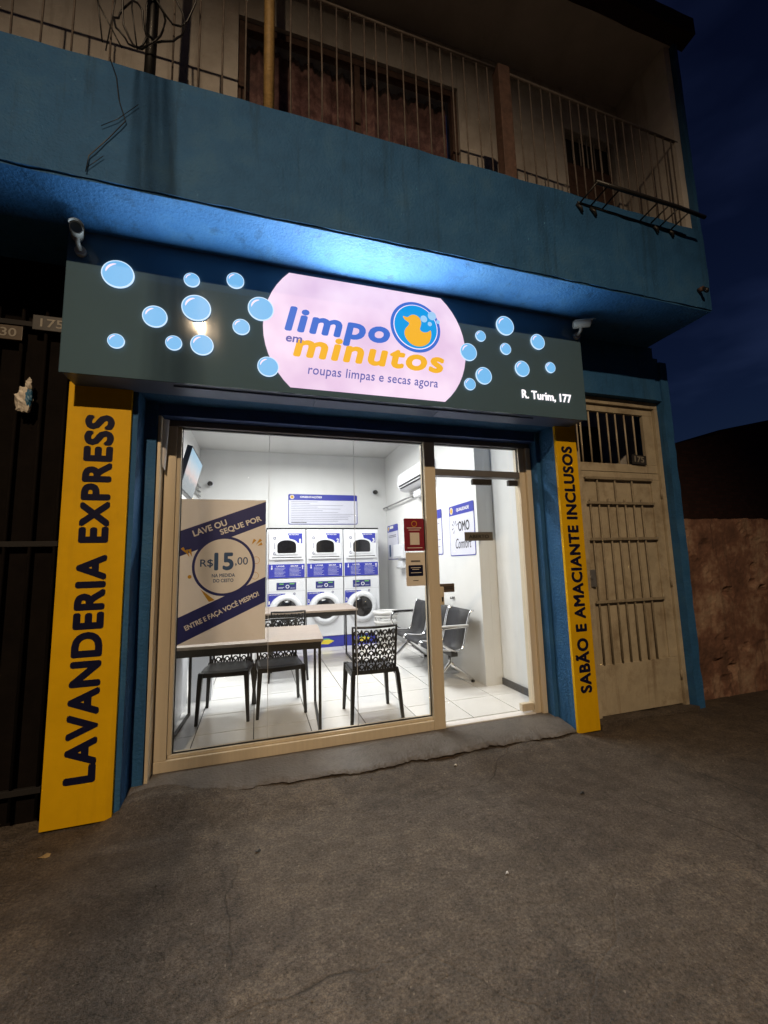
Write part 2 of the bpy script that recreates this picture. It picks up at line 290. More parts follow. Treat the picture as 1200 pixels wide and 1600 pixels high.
class MB:
    def __init__(s): s.v = []; s.f = []; s.sm = []
    def add(s, vs_, fs, smooth=False):
        o = len(s.v); s.v += [Vector(p) for p in vs_]
        for f in fs: s.f.append([i + o for i in f]); s.sm.append(smooth)
        return s
    def box(s, x0, x1, y0, y1, z0, z1):
        return s.add([(x0, y0, z0), (x1, y0, z0), (x1, y1, z0), (x0, y1, z0), (x0, y0, z1), (x1, y0, z1), (x1, y1, z1), (x0, y1, z1)],
                     [(0, 3, 2, 1), (4, 5, 6, 7), (0, 1, 5, 4), (1, 2, 6, 5), (2, 3, 7, 6), (3, 0, 4, 7)])
    def bbox(s, x0, x1, y0, y1, z0, z1, b=0.004):   # box with bevelled edges
        bm = bmesh.new(); bmesh.ops.create_cube(bm, size=1)
        for v in bm.verts: v.co = Vector(((x0 + x1) / 2 + v.co.x * (x1 - x0), (y0 + y1) / 2 + v.co.y * (y1 - y0), (z0 + z1) / 2 + v.co.z * (z1 - z0)))
        bmesh.ops.bevel(bm, geom=list(bm.edges), offset=b, segments=2, profile=0.6, affect='EDGES')
        bm.verts.index_update()
        s.add([v.co.copy() for v in bm.verts], [[v.index for v in f.verts] for f in bm.faces]); bm.free(); return s
    def rough(s, x0, x1, y0, y1, z0, z1, step=0.12, amp=0.004, sc=4.0):
        bm = bmesh.new()
        n = [max(1, int(round((b - a) / step))) for a, b in ((x0, x1), (y0, y1), (z0, z1))]
        lo = (x0, y0, z0); hi = (x1, y1, z1); cache = {}
        def V(i, j, k):
            key = (i, j, k)
            if key not in cache:
                p = Vector([lo[a] + (hi[a] - lo[a]) * (i, j, k)[a] / n[a] for a in range(3)])
                d = Vector((noise.noise(p * sc), noise.noise(p * sc + Vector((17, 3, 5))), noise.noise(p * sc + Vector((5, 31, 9)))))
                cache[key] = bm.verts.new(p + d * amp)
            return cache[key]
        for i in range(n[0]):
            for j in range(n[1]):
                bm.faces.new((V(i, j, 0), V(i, j + 1, 0), V(i + 1, j + 1, 0), V(i + 1, j, 0)))
                bm.faces.new((V(i, j, n[2]), V(i + 1, j, n[2]), V(i + 1, j + 1, n[2]), V(i, j + 1, n[2])))
        for i in range(n[0]):
            for k in range(n[2]):
                bm.faces.new((V(i, 0, k), V(i + 1, 0, k), V(i + 1, 0, k + 1), V(i, 0, k + 1)))
                bm.faces.new((V(i, n[1], k), V(i, n[1], k + 1), V(i + 1, n[1], k + 1), V(i + 1, n[1], k)))
        for j in range(n[1]):
            for k in range(n[2]):
                bm.faces.new((V(0, j, k), V(0, j, k + 1), V(0, j + 1, k + 1), V(0, j + 1, k)))
                bm.faces.new((V(n[0], j, k), V(n[0], j + 1, k), V(n[0], j + 1, k + 1), V(n[0], j, k + 1)))
        bm.verts.index_update()
        s.add([v.co.copy() for v in bm.verts], [[v.index for v in f.verts] for f in bm.faces]); bm.free(); return s
    def tube(s, pts, r, n=8, caps=True, closed=False):
        pts = [Vector(p) for p in pts]; m = len(pts); rs = r if isinstance(r, (list, tuple)) else [r] * m
        o = len(s.v); ref = None
        for i, p in enumerate(pts):
            if closed: t = pts[(i + 1) % m] - pts[i - 1]
            else: t = pts[min(i + 1, m - 1)] - pts[max(i - 1, 0)]
            t.normalize()
            if ref is None:
                ref = Vector((0, 0, 1)) if abs(t.z) < 0.9 else Vector((1, 0, 0))
            u = ref - t * ref.dot(t); u.normalize(); ref = u; w = t.cross(u)
            for k in range(n):
                a = 2 * PI * k / n; s.v.append(p + (u * math.cos(a) + w * math.sin(a)) * rs[i])
        segs = m if closed else m - 1
        for i in range(segs):
            i2 = (i + 1) % m
            for k in range(n):
                k2 = (k + 1) % n
                s.f.append([o + i * n + k, o + i * n + k2, o + i2 * n + k2, o + i2 * n + k]); s.sm.append(True)
        if caps and not closed:
            s.f.append([o + k for k in range(n)][::-1]); s.sm.append(False)
            s.f.append([o + (m - 1) * n + k for k in range(n)]); s.sm.append(False)
        return s
    def loft(s, rects):   # rects: (cx, cy, cz, hx, hy) horizontal rectangles, bottom to top
        o = len(s.v)
        for cx, cy_, cz, hx, hy in rects:
            s.v += [Vector((cx - hx, cy_ - hy, cz)), Vector((cx + hx, cy_ - hy, cz)), Vector((cx + hx, cy_ + hy, cz)), Vector((cx - hx, cy_ + hy, cz))]
        for i in range(len(rects) - 1):
            for k in range(4):
                k2 = (k + 1) % 4
                s.f.append([o + i * 4 + k, o + i * 4 + k2, o + i * 4 + 4 + k2, o + i * 4 + 4 + k]); s.sm.append(False)
        e = o + (len(rects) - 1) * 4
        s.f.append([o + 3, o + 2, o + 1, o]); s.sm.append(False); s.f.append([e, e + 1, e + 2, e + 3]); s.sm.append(False)
        return s
    def plate(s, poly, O, UV, t=0.003):   # flat polygon in a plane, back on the plane, front t proud
        U, V = UV; N = U.cross(V); O = Vector(O); n = len(poly); o = len(s.v)
        ar = sum(poly[i][0] * poly[(i + 1) % n][1] - poly[(i + 1) % n][0] * poly[i][1] for i in range(n))
        if ar < 0: poly = poly[::-1]
        for a, b in poly: s.v.append(O + U * a + V * b + N * t)
        for a, b in poly: s.v.append(O + U * a + V * b)
        s.f.append([o + i for i in range(n)]); s.sm.append(False)
        s.f.append([o + n + i for i in range(n)][::-1]); s.sm.append(False)
        for i in range(n):
            j = (i + 1) % n; s.f.append([o + i, o + n + i, o + n + j, o + j]); s.sm.append(False)
        return s
    def ring(s, c, r0, r1, O, UV, t=0.003, n=40, a0=0, a1=2 * PI, taper=False):
        U, V = UV; N = U.cross(V); O = Vector(O); o = len(s.v); full = abs(a1 - a0 - 2 * PI) < 1e-6
        m = n if full else n + 1
        for i in range(m):
            f = i / n; a = a0 + (a1 - a0) * f; q = Vector((math.cos(a), math.sin(a)))
            rr0 = r0
            if taper:
                k = math.sin(PI * f); rm = (r0 + r1) / 2; h = (r1 - r0) / 2 * max(0.05, k ** 0.5); rr0, rr1 = rm - h, rm + h
            else: rr1 = r1
            for r, d in ((rr0, 0), (rr1, 0), (rr1, t), (rr0, t)):
                s.v.append(O + U * (c[0] + q.x * r) + V * (c[1] + q.y * r) + N * d)
        for i in range(n):
            j = (i + 1) % m
            for k in range(4):
                k2 = (k + 1) % 4
                s.f.append([o + i * 4 + k, o + j * 4 + k, o + j * 4 + k2, o + i * 4 + k2]); s.sm.append(False)
        return s
    def build(s, name, m, parent=None, kind=None, recalc=True, origin=None):
        if parent is not None: off = root_loc(parent)
        elif origin is not None: off = Vector(origin)
        else:
            xs = [p.x for p in s.v]; ys = [p.y for p in s.v]; zs = [p.z for p in s.v]
            off = Vector(((min(xs) + max(xs)) / 2, (min(ys) + max(ys)) / 2, min(zs)))
        me = bpy.data.meshes.new(name)
        me.from_pydata([p - off for p in s.v], [], s.f)
        if recalc:
            bm = bmesh.new(); bm.from_mesh(me); bmesh.ops.recalc_face_normals(bm, faces=bm.faces); bm.to_mesh(me); bm.free()
        if len(me.polygons) == len(s.sm): me.polygons.foreach_set('use_smooth', s.sm)
        me.materials.append(m); me.update()
        o = bpy.data.objects.new(name, me); COL.objects.link(o)
        if parent is not None: o.parent = parent
        else: o.location = off
        if kind: o['kind'] = kind
        return o

def rrect(x0, x1, z0, z1, r, n=5):
    pts = []
    for cx, cz, a in ((x1 - r, z1 - r, 0), (x0 + r, z1 - r, PI / 2), (x0 + r, z0 + r, PI), (x1 - r, z0 + r, 1.5 * PI)):
        for i in range(n + 1):
            b = a + PI / 2 * i / n; pts.append((cx + r * math.cos(b), cz + r * math.sin(b)))
    return pts
def circ(cx, cz, r, n=32, sx=1, sz=1): return [(cx + r * sx * math.cos(2 * PI * i / n), cz + r * sz * math.sin(2 * PI * i / n)) for i in range(n)]

def split_words(name, bm, m, parent, U, me, gap):
    bm.faces.ensure_lookup_table(); todo = set(range(len(bm.faces))); isl = []
    bm.faces.index_update()
    while todo:
        st_ = [todo.pop()]; cur_ = set(st_)
        while st_:
            f = bm.faces[st_.pop()]
            for e in f.edges:
                for g_ in e.link_faces:
                    if g_.index in todo: todo.discard(g_.index); cur_.add(g_.index); st_.append(g_.index)
        us = [v.co.dot(U) for i in cur_ for v in bm.faces[i].verts]; isl.append((min(us), max(us), cur_))
    isl.sort(key=lambda a: a[0]); words = []
    for a, b, c in isl:
        if words and a - words[-1][1] < gap: words[-1][1] = max(words[-1][1], b); words[-1][2] |= c
        else: words.append([a, b, set(c)])
    out = None
    for a, b, c in words:
        q = MB(); ids = {}
        for i in c:
            fl_ = []
            for v in bm.faces[i].verts:
                if v not in ids: ids[v] = len(q.v); q.v.append(v.co.copy() + root_loc(parent))
                fl_.append(ids[v])
            q.f.append(fl_); q.sm.append(False)
        out = q.build(name, m, parent, recalc=False)
    bm.free(); bpy.data.meshes.remove(me)
    return out
def text(name, body, m, parent, O, UV, w, h, bold=0.0, shear=0.0, t=0.002, align='C', space=1.0, line=1.0, rot=0.0, split=0):
    """lettering fitted into a box w x h whose centre (or left-bottom) is O"""
    cu = bpy.data.curves.new(name, 'FONT'); cu.body = body; cu.size = 1.0; cu.shear = shear; cu.offset = 0.0
    cu.space_character = space; cu.space_line = line; cu.align_x = 'CENTER' if '\n' in body else 'LEFT'; cu.resolution_u = 4
    tmp = bpy.data.objects.new('tmp', cu); COL.objects.link(tmp)
    dg = bpy.context.evaluated_depsgraph_get()
    me = bpy.data.meshes.new_from_object(tmp.evaluated_get(dg))
    bpy.data.objects.remove(tmp); bpy.data.curves.remove(cu)
    xs = [v.co.x for v in me.vertices]; ys = [v.co.y for v in me.vertices]
    x0, x1, y0, y1 = min(xs), max(xs), min(ys), max(ys)
    sx = w / (x1 - x0); sy = h / (y1 - y0) if h else sx
    U, V = UV; N = U.cross(V); O = Vector(O)
    if rot: U, V = U * math.cos(rot) + V * math.sin(rot), V * math.cos(rot) - U * math.sin(rot)
    cx, cy_ = ((x0 + x1) / 2, (y0 + y1) / 2) if align == 'C' else (x0, y0)
    bm = bmesh.new(); bm.from_mesh(me)
    r = bmesh.ops.extrude_face_region(bm, geom=list(bm.faces))
    for e in r['geom']:
        if isinstance(e, bmesh.types.BMVert): e.co.z = 1.0
    off = root_loc(parent) if parent is not None else Vector()
    bmesh.ops.recalc_face_normals(bm, faces=bm.faces)
    fat = max(0.0, bold); base_v = [v.co.copy() for v in bm.verts]; bm.verts.index_update(); base_f = [[v.index for v in f.verts] for f in bm.faces]
    sh_ = [(0, 0)] + ([(math.cos(k * PI / 4) * fat, math.sin(k * PI / 4) * fat) for k in range(8)] if fat > 0.002 else [])
    sx = w / (x1 - x0 + 2 * fat); sy = h / (y1 - y0 + 2 * fat) if h else sx
    if align != 'C': cx -= fat; cy_ -= fat
    bm.free(); bm = bmesh.new()
    for k, (ax, ay) in enumerate(sh_):
        vv = [bm.verts.new(O + U * ((c.x + ax - cx) * sx) + V * ((c.y + ay - cy_) * sy) + N * (t * c.z - 0.00004 * k) - off) for c in base_v]
        for f_ in base_f: bm.faces.new([vv[i] for i in f_])
    if split: return split_words(name, bm, m, parent, U, me, split)
    bm.to_mesh(me); bm.free(); me.name = name
    me.materials.clear(); me.materials.append(m)
    o = bpy.data.objects.new(name, me); COL.objects.link(o)
    if parent is not None: o.parent = parent
    return o
def copy_tree(o, parent=None):
    c = o.copy(); COL.objects.link(c); c.parent = parent
    for ch in list(o.children): copy_tree(ch, c)
    return c
def box_part(name, m, parent, *a, b=None):
    return (MB().bbox(*a, b=b) if b else MB().box(*a)).build(name, m, parent)

# ================================================================== ground
def smooth(a, b, x):
    t = max(0.0, min(1.0, (x - a) / (b - a))); return t * t * (3 - 2 * t)
def gh(x, y):
    h = 0.045 * smooth(2.8, 3.3, x) * smooth(2.3, 3.05, y)
    h += 0.06 * (1 - smooth(-0.7, 0.3, x)) * smooth(2.85, 3.25, y) * smooth(-0.95, -0.75, x)
    h += 0.028 * smooth(2.75, 3.06, y) * smooth(-0.9, -0.6, x) * (1 - smooth(2.55, 2.9, x)) * (0.8 + 0.5 * noise.noise(Vector((x * 4.0, 7, 0))))
    if abs(x) < 14 and -8 < y < 5:
        p = Vector((x, y, 0))
        h += 0.010 * noise.noise(p * 0.9) + 0.006 * noise.noise(p * 3.1) + 0.0028 * noise.noise(p * 9.0)
    return h
def axis(lo, hi, step, far):
    c = []; v = lo
    while v < hi + 1e-6: c.append(v); v += step
    g = step; a = lo
    pre = []
    while a > -far: g *= 1.35; a -= g; pre.append(a)
    g = step; a = c[-1]; post = []
    while a < far: g *= 1.35; a += g; post.append(a)
    return pre[::-1] + c + post
gx = axis(-2.2, 5.6, 0.035, 150); gy = axis(0.3, 3.7, 0.035, 150)
g = MB(); g.v = [Vector((x, y, gh(x, y))) for y in gy for x in gx]
nx = len(gx)
for j in range(len(gy) - 1):
    for i in range(nx - 1):
        g.f.append([j * nx + i, j * nx + i + 1, (j + 1) * nx + i + 1, (j + 1) * nx + i]); g.sm.append(True)
tag(g.build('pavement', GROUND, recalc=False, origin=(0, 0, 0)), 'worn brown grey asphalt pavement in front of the shop', kind='structure')

# doorstep with a broken front edge
xs = [-0.80 + i * 0.0125 for i in range(int(3.44 / 0.0125) + 1)]
st = MB()
for i, x in enumerate(xs):
    p = Vector((x, 0, 0))
    e = 3.10 + 0.04 * noise.noise(p * 1.9) + 0.022 * noise.noise(p * 6.3) + 0.018 * noise.noise(p * 19) + 0.01 * noise.noise(p * 47)
    e += 0.10 * (1 - smooth(-0.6, 0.4, x))
    c = 0.012 * noise.noise(p * 9 + Vector((3, 3, 3)))
    zt = 0.050 + 0.010 * noise.noise(p * 5 + Vector((9, 0, 0)))
    st.v += [Vector((x, 3.60, 0.085)), Vector((x, 3.46, 0.092)), Vector((x, 3.3, 0.082)), Vector((x, e + 0.05, zt + 0.012)), Vector((x, e + 0.012, zt)), Vector((x, e, zt - 0.012))]
for i in range(len(xs) - 1):
    for k in range(5):
        a = i * 6 + k; st.f.append([a, a + 1, a + 7, a + 6]); st.sm.append(True)
step = st.build('doorstep', CONC, origin=(0.9, 3.3, 0), recalc=False); tag(step, 'worn concrete doorstep below the shop window', kind='structure')
ed = MB()
for i, x in enumerate(xs):
    a = st.v[i * 6 + 5]; p = Vector((x, 0, 0))
    ed.v += [a, a + Vector((0, 0.02 + 0.012 * noise.noise(p * 21), -0.02)), a + Vector((0, -0.005 + 0.02 * noise.noise(p * 13), -0.045)), a + Vector((0, -0.035 + 0.02 * noise.noise(p * 6), -0.075))]
for i in range(len(xs) - 1):
    for k in range(3):
        b = i * 4 + k; ed.f.append([b, b + 1, b + 5, b + 4]); ed.sm.append(False)
ed.build('broken_edge', EARTH, step, recalc=False)

# ================================================================== the building
bld = thing('two_storey_building', 'blue painted two storey building with balcony above the laundry', 'building', (1.3, 3.4, 0))
MB().rough(-1.195, -0.80, 3.13, 3.32, 0.0, 2.76, 0.1, 0.004).build('pilaster', BLUE, bld)
MB().rough(-1.195, -0.72, 3.322, 3.75, 0.0, 2.76, 0.1, 0.003).build('pilaster_return', BLUE, bld)
MB().rough(2.652, 2.90, 3.13, 3.34, 0.0, 2.76, 0.1, 0.004).build('pilaster', BLUE, bld)
MB().rough(2.612, 2.90, 3.342, 3.50, 0.0, 2.76, 0.1, 0.003).build('pilaster_return', BLUE, bld)
MB().rough(-4.6, -3.21, 3.13, 3.5, 0.0, 3.70, 0.15, 0.004).build('left_wall', BLUE, bld)
MB().rough(-1.195, 2.905, 3.13, 3.75, 2.765, 3.71, 0.12, 0.004).build('lintel_wall', BLUE, bld)
MB().box(-0.718, 2.61, 3.36, 3.62, 2.672, 2.763).build('shutter_housing', BLUE_DEEP, bld)
MB().rough(2.907, 3.99, 3.12, 3.5, 3.13, 3.71, 0.12, 0.004).build('wall_over_gate', BLUE, bld)
MB().rough(4.065, 4.165, 3.115, 3.5, 0.03, 3.56, 0.06, 0.009, 6).build('corner_pier', BLUE, bld)
MB().rough(3.992, 4.063, 3.13, 3.5, 3.13, 3.6, 0.1, 0.004).build('pier_head', BLUE, bld)
MB().rough(4.165, 4.18, 3.3, 8.2, 0.0, 3.71, 0.3, 0.003).build('side_wall', TAN, bld)
MB().rough(-4.6, 3.925, 2.466, 3.75, 3.702, 3.88, 0.11, 0.004).build('balcony_slab', BLUE, bld)
MB().rough(-4.6, 3.93, 2.455, 2.60, 3.715, 4.50, 0.05, 0.007, 7).build('balcony_parapet', BLUE, bld)
MB().rough(3.80, 3.93, 2.605, 3.08, 3.882, 4.50, 0.11, 0.005).build('balcony_side_parapet', BLUE, bld)
# upper wall round the window and the small door
UP = 3.10
def upw(x0, x1, z0, z1): MB().rough(x0, x1, UP, UP + 0.25, z0, z1, 0.2, 0.003).build('upper_wall', TAN, bld)
upw(-4.6, -0.19, 3.885, 6.56); upw(-0.188, 1.82, 3.885, 4.9); upw(-0.188, 1.82, 6.09, 6.56); upw(1.822, 3.08, 3.885, 6.56)
upw(3.082, 3.74, 6.06, 6.56); upw(3.742, 3.93, 3.885, 6.56)
MB().rough(3.83, 3.93, 2.52, 3.098, 4.503, 6.56, 0.2, 0.004).build('balcony_end_wall', TAN, bld)
MB().rough(3.90, 3.945, 2.47, 2.518, 4.503, 6.56, 0.2, 0.003).build('end_wall_edge', BLUE, bld)
MB().rough(-4.6, 3.95, 2.5, 3.6, 6.565, 6.7, 0.25, 0.006).build('balcony_ceiling', CEILB, bld)
MB().rough(-4.6, 4.05, 2.36, 2.498, 6.56, 6.75, 0.15, 0.012).build('roof_edge', DARKBR, bld)
# upper window with curtain
wf = MB()
wf.box(-0.187, 1.82, UP + 0.03, UP + 0.09, 6.02, 6.088).box(-0.187, -0.127, UP + 0.03, UP + 0.09, 4.9, 6.019).box(1.76, 1.82, UP + 0.03, UP + 0.09, 4.9, 6.019).box(0.80, 0.85, UP + 0.035, UP + 0.085, 4.9, 6.019)
wo = wf.build('window', RUST, bld)
cur = MB(); n = 90
for i in range(n + 1):
    x = -0.13 + 1.89 * i / n; y = UP + 0.16 + 0.02 * math.sin(i * 0.9) + 0.012 * math.sin(i * 2.3)
    cur.v += [Vector((x, y, 4.9)), Vector((x, y + 0.01, 6.05))]
for i in range(n): cur.f.append([2 * i, 2 * i + 2, 2 * i + 3, 2 * i + 1]); cur.sm.append(True)
cur.build('curtain', CURT, wo, recalc=False)
MB().box(-0.126, 0.799, UP + 0.06, UP + 0.066, 4.9, 6.019).build('pane', GLASS, wo)
MB().box(0.851, 1.759, UP + 0.06, UP + 0.066, 4.9, 6.019).build('pane', GLASS, wo)
dr = MB().box(3.085, 3.738, UP + 0.05, UP + 0.09, 3.885, 5.72).build('balcony_door', RUST, bld)
MB().box(3.085, 3.738, UP + 0.09, UP + 0.10, 5.722, 6.058).build('pane', VOIDM, dr)
for i in range(7): MB().tube([(3.12 + i * 0.097, UP + 0.05, 5.72), (3.12 + i * 0.097, UP + 0.05, 6.06)], 0.007, 6).build('bar', TAN, dr)
# balcony posts
MB().tube([(0.045, 2.53, 4.49), (0.045, 2.53, 5.6), (0.04, 2.53, 6.57)], 0.036, 12).build('balcony_post', OCHRE, bld)
MB().bbox(1.855, 1.965, 2.49, 2.58, 4.49, 5.585, b=0.006).build('balcony_post', RUST, bld)
# railing
rail = thing('balcony_railing', 'thin rusty vertical bar railing along the balcony parapet', 'railing', (1.0, 2.53, 4.49))
for a, b, z0, z1 in ((-4.5, 0.005, 5.62, 5.61), (0.085, 1.852, 5.61, 5.575), (1.968, 3.86, 5.565, 5.49)):
    MB().tube([(a, 2.53, z0), ((a + b) / 2, 2.53, (z0 + z1) / 2 - 0.004), (b, 2.53, z1)], 0.012, 8).build('top_rail', RAILM, rail)
bx = [-1.382, -1.242, -1.088, -0.89, -0.545, -0.396, -0.25, -0.107, 0.192, 0.315, 0.404, 0.519, 0.622, 0.728, 0.815, 0.90, 1.029, 1.135, 1.239, 1.349, 1.448, 1.556, 1.674, 1.772, 2.074, 2.185, 2.297, 2.391, 2.494, 2.598, 2.69, 2.79, 2.887, 2.99, 3.09, 3.19, 3.29, 3.39, 3.49, 3.58, 3.68, 3.78]
for i, x in enumerate(bx):
    d = 0.012 * noise.noise(Vector((x * 9, 0, 0)))
    zt = 5.61 - max(0, x) * 0.03
    MB().tube([(x, 2.53, 4.49), (x + d, 2.53, 5.0), (x, 2.53, zt)], 0.006, 6).build('bar', RAILM, rail)
# slanted plant rack hanging from the parapet
rk = thing('plant_rack', 'bent black metal rack fixed on the balcony parapet at the right', 'rack', (3.1, 2.4, 4.4))
MB().tube([(2.56, 2.31, 4.50), (2.9, 2.30, 4.485), (3.4, 2.29, 4.47), (3.74, 2.30, 4.46)], 0.016, 8).build('front_bar', STEELB, rk)
MB().tube([(2.50, 2.45, 4.43), (3.0, 2.45, 4.415), (3.70, 2.45, 4.40)], 0.009, 6).build('rear_bar', STEELB, rk)
for x in (2.57, 2.68, 2.80, 3.22, 3.34, 3.45, 3.58): MB().tube([(x - 0.05, 2.45, 4.425), (x, 2.30, 4.49)], 0.007, 6).build('rung', STEELB, rk)
for x in (2.52, 2.66, 3.34, 3.52): MB().tube([(x - 0.03, 2.452, 4.41), (x, 2.435, 4.37), (x + 0.02, 2.45, 4.345)], 0.014, 6).build('clamp', STEELB, rk)
# old lamp socket on the parapet end
sk = thing('lamp_socket', 'small broken dark lamp socket on the parapet corner', 'lamp socket', (3.78, 2.45, 3.86))
MB().tube([(3.78, 2.452, 3.875), (3.78, 2.41, 3.87)], 0.022, 10).build('base', RUST, sk)
MB().tube([(3.78, 2.412, 3.872), (3.785, 2.39, 3.84), (3.785, 2.385, 3.82)], [0.014, 0.02, 0.012], 10).build('socket', BLACKP, sk)

# service mast with cable tangle, and the drop cables
mast = thing('service_mast', 'black service mast with tangled cable loops on the balcony parapet', 'cable mast', (-0.66, 2.50, 4.4))
MB().tube([(-0.665, 2.50, 4.42), (-0.66, 2.50, 5.0), (-0.64, 2.50, 6.3)], 0.032, 10).build('pipe', STEELB, mast)
for k in range(5):
    cx, cz, r = -0.66 + rnd.uniform(-0.12, 0.16), 5.0 + rnd.uniform(-0.2, 0.25), rnd.uniform(0.10, 0.2)
    MB().tube([(cx + r * 0.7 * math.cos(a) + rnd.uniform(-.01, .01), 2.45 + 0.03 * math.sin(a * 2 + k), cz + r * 1.3 * math.sin(a) + rnd.uniform(-.01, .01)) for a in [i * 2 * PI / 20 for i in range(20)]], 0.006, 6, closed=True).build('cable_loop', BLACKP, mast)
for x0, z0, x1, z1, x2, z2 in ((-1.0, 5.1, -0.93, 4.85, -0.80, 4.6), (-0.92, 5.2, -0.94, 4.9, -0.90, 4.6), (-0.82, 5.3, -0.84, 5.0, -0.88, 4.55), (-0.75, 5.2, -0.76, 4.9, -0.72, 4.62)):
    MB().tube([(x0, 2.44, z0), (x1, 2.44, z1), (x2, 2.44, z2)], 0.004, 6).build('loose_cable', BLACKP, mast)
wr = thing('hanging_cable', 'thin black cable dangling over the parapet at the left', 'cable', (-0.85, 2.44, 3.8))
MB().tube([(-0.86, 2.448, 4.52), (-0.82, 2.443, 4.4), (-0.80, 2.443, 4.25), (-0.76, 2.443, 4.12), (-0.84, 2.443, 3.98), (-0.93, 2.443, 3.84), (-0.94, 2.445, 3.74)], 0.0028, 6).build('cable', BLACKP, wr)
MB().tube([(-0.88, 2.443, 4.05), (-0.80, 2.443, 4.12), (-0.70, 2.443, 4.25)], 0.0018, 5).build('cable_end', BLACKP, wr)
MB().tube([(-0.94, 2.443, 3.76), (-0.86, 2.443, 3.86)], 0.0018, 5).build('cable_end', BLACKP, wr)
for k, (dx, z1) in enumerate(((-0.06, 6.9), (0.0, 7.1), (0.05, 6.75), (0.09, 7.2), (0.14, 6.6))):
    p0 = Vector((-0.68 + dx * 0.6, 2.47, 5.15 + 0.12 * k)); p1 = Vector((-1.50 + dx * 0.5, -6.2, z1))
    pts = [p0.lerp(p1, i / 16) - Vector((0, 0, 0.55 * 4 * (i / 16) * (1 - i / 16))) for i in range(17)]
    w_ = MB().tube(pts, 0.008, 6).build('drop_cable', BLACKP)
    tag(w_, ['lowest drop cable from street pole to house', 'second drop cable running to the mast', 'middle drop cable running to the mast', 'fourth drop cable above the middle one', 'topmost drop cable from street pole to house'][k], 'cable', 'drop cables from the street pole')

# ================================================================== street lamp behind the viewer
LX, LY, LZ = -1.48, -5.5, 8.0
sl = thing('street_lamp', 'street lamp with long arm on a concrete pole across the street', 'street lamp', (-1.52, -6.6, 0))
MB().tube([(-1.52, -6.6, -0.05), (-1.52, -6.6, 4), (-1.52, -6.6, 8.6)], [0.16, 0.13, 0.10], 14).build('pole', CONC, sl)
MB().tube([(-1.52, -6.55, 7.6), (-1.51, -6.2, 8.05), (-1.5, -5.85, 8.17)], 0.03, 10).build('arm', GALV, sl)
hd = MB().bbox(LX - 0.13, LX + 0.13, LY - 0.36, LY + 0.26, LZ + 0.06, LZ + 0.19, b=0.03).build('lamp_head', GALV, sl)
E_LAMP = emit('lit_warm_lamp_glass', (1.0, 0.70, 0.40), 160.0)
MB().box(LX - 0.08, LX + 0.08, LY - 0.17, LY + 0.17, LZ + 0.035, LZ + 0.058).build('diffuser', E_LAMP, hd)
ld = bpy.data.lights.new('street_light', 'SPOT'); ld.energy = STREET_LAMP_POWER; ld.color = (1.0, 0.74, 0.48)
ld.spot_size = math.radians(84); ld.spot_blend = 1.0; ld.shadow_soft_size = 0.08
lo = bpy.data.objects.new('street_light', ld); COL.objects.link(lo); lo.parent = sl
lo.location = Vector((LX, LY, LZ - 0.05)) - Vector(sl.location)
dv = Vector((0.5, 0.9, 0.0)) - Vector((LX, LY, LZ)); lo.rotation_euler = dv.to_track_quat('-Z', 'Y').to_euler()

# ================================================================== lit shop sign
SY = 2.88
sg = thing('shop_sign', 'long dark grey lightbox sign with lit oval logo panel and blue bubbles', 'sign', (0.82, 3.0, 2.74))
MB().box(-1.17, 2.815, 2.892, 3.128, 2.746, 3.70).build('box', SIGNBOX, sg)
fm = MB()
# gently rippled vinyl face
nxg, nzg = 120, 14
for j in range(nzg + 1):
    for i in range(nxg + 1):
        x = -1.175 + 3.995 * i / nxg; z = 2.741 + 0.963 * j / nzg; p = Vector((x, z, 0))
        fm.v.append(Vector((x, SY + 0.0012 * noise.noise(p * 2.4) + 0.0006 * noise.noise(Vector((x * 9, z * 0.6, 2))), z)))
for j in range(nzg):
    for i in range(nxg): a = j * (nxg + 1) + i; fm.f.append([a, a + 1, a + nxg + 2, a + nxg + 1]); fm.sm.append(True)
fm.build('vinyl_face', SIGNG, sg, recalc=False)
fe = MB(); fe.box(-1.176, 2.82, SY, 2.891, 2.738, 2.7405).box(-1.176, 2.82, SY, 2.891, 3.704, 3.707).box(-1.178, -1.1755, SY, 2.891, 2.738, 3.707).box(2.8205, 2.823, SY, 2.891, 2.738, 3.707)
fe.build('edge_trim', SIGNG, sg)
for x0, x1 in ((-0.55, 0.4), (0.405, 1.4), (1.405, 2.3)): MB().box(x0, x1, 2.95, 3.10, 2.735, 2.7455).build('underside_panel', SIGNBOX, sg)
# oval panel: straight top and bottom, bulging ends
def arc3(p0, pm, p1, n=14):
    ax, ay = p0; bx_, by = pm; cx, cy_ = p1
    d = 2 * (ax * (by - cy_) + bx_ * (cy_ - ay) + cx * (ay - by))
    ux = ((ax * ax + ay * ay) * (by - cy_) + (bx_ * bx_ + by * by) * (cy_ - ay) + (cx * cx + cy_ * cy_) * (ay - by)) / d
    uy = ((ax * ax + ay * ay) * (cx - bx_) + (bx_ * bx_ + by * by) * (ax - cx) + (cx * cx + cy_ * cy_) * (bx_ - ax)) / d
    r = math.hypot(ax - ux, ay - uy); a0 = math.atan2(ay - uy, ax - ux); am = math.atan2(by - uy, bx_ - ux); a1 = math.atan2(cy_ - uy, cx - ux)
    while am - a0 > PI: am -= 2 * PI
    while am - a0 < -PI: am += 2 * PI
    while a1 - am > PI: a1 -= 2 * PI
    while a1 - am < -PI: a1 += 2 * PI
    return [(ux + r * math.cos(a0 + (a1 - a0) * i / n), uy + r * math.sin(a0 + (a1 - a0) * i / n)) for i in range(n + 1)]
poly = arc3((1.425, 3.668), (1.628, 3.225), (1.425, 2.782)) + arc3((0.215, 2.779), (0.024, 3.20), (0.205, 3.66))
OS = (0, SY - 0.002, 0)
panel = MB().plate(poly, OS, FAC, 0.006).build('oval_panel', E_PANEL, sg)
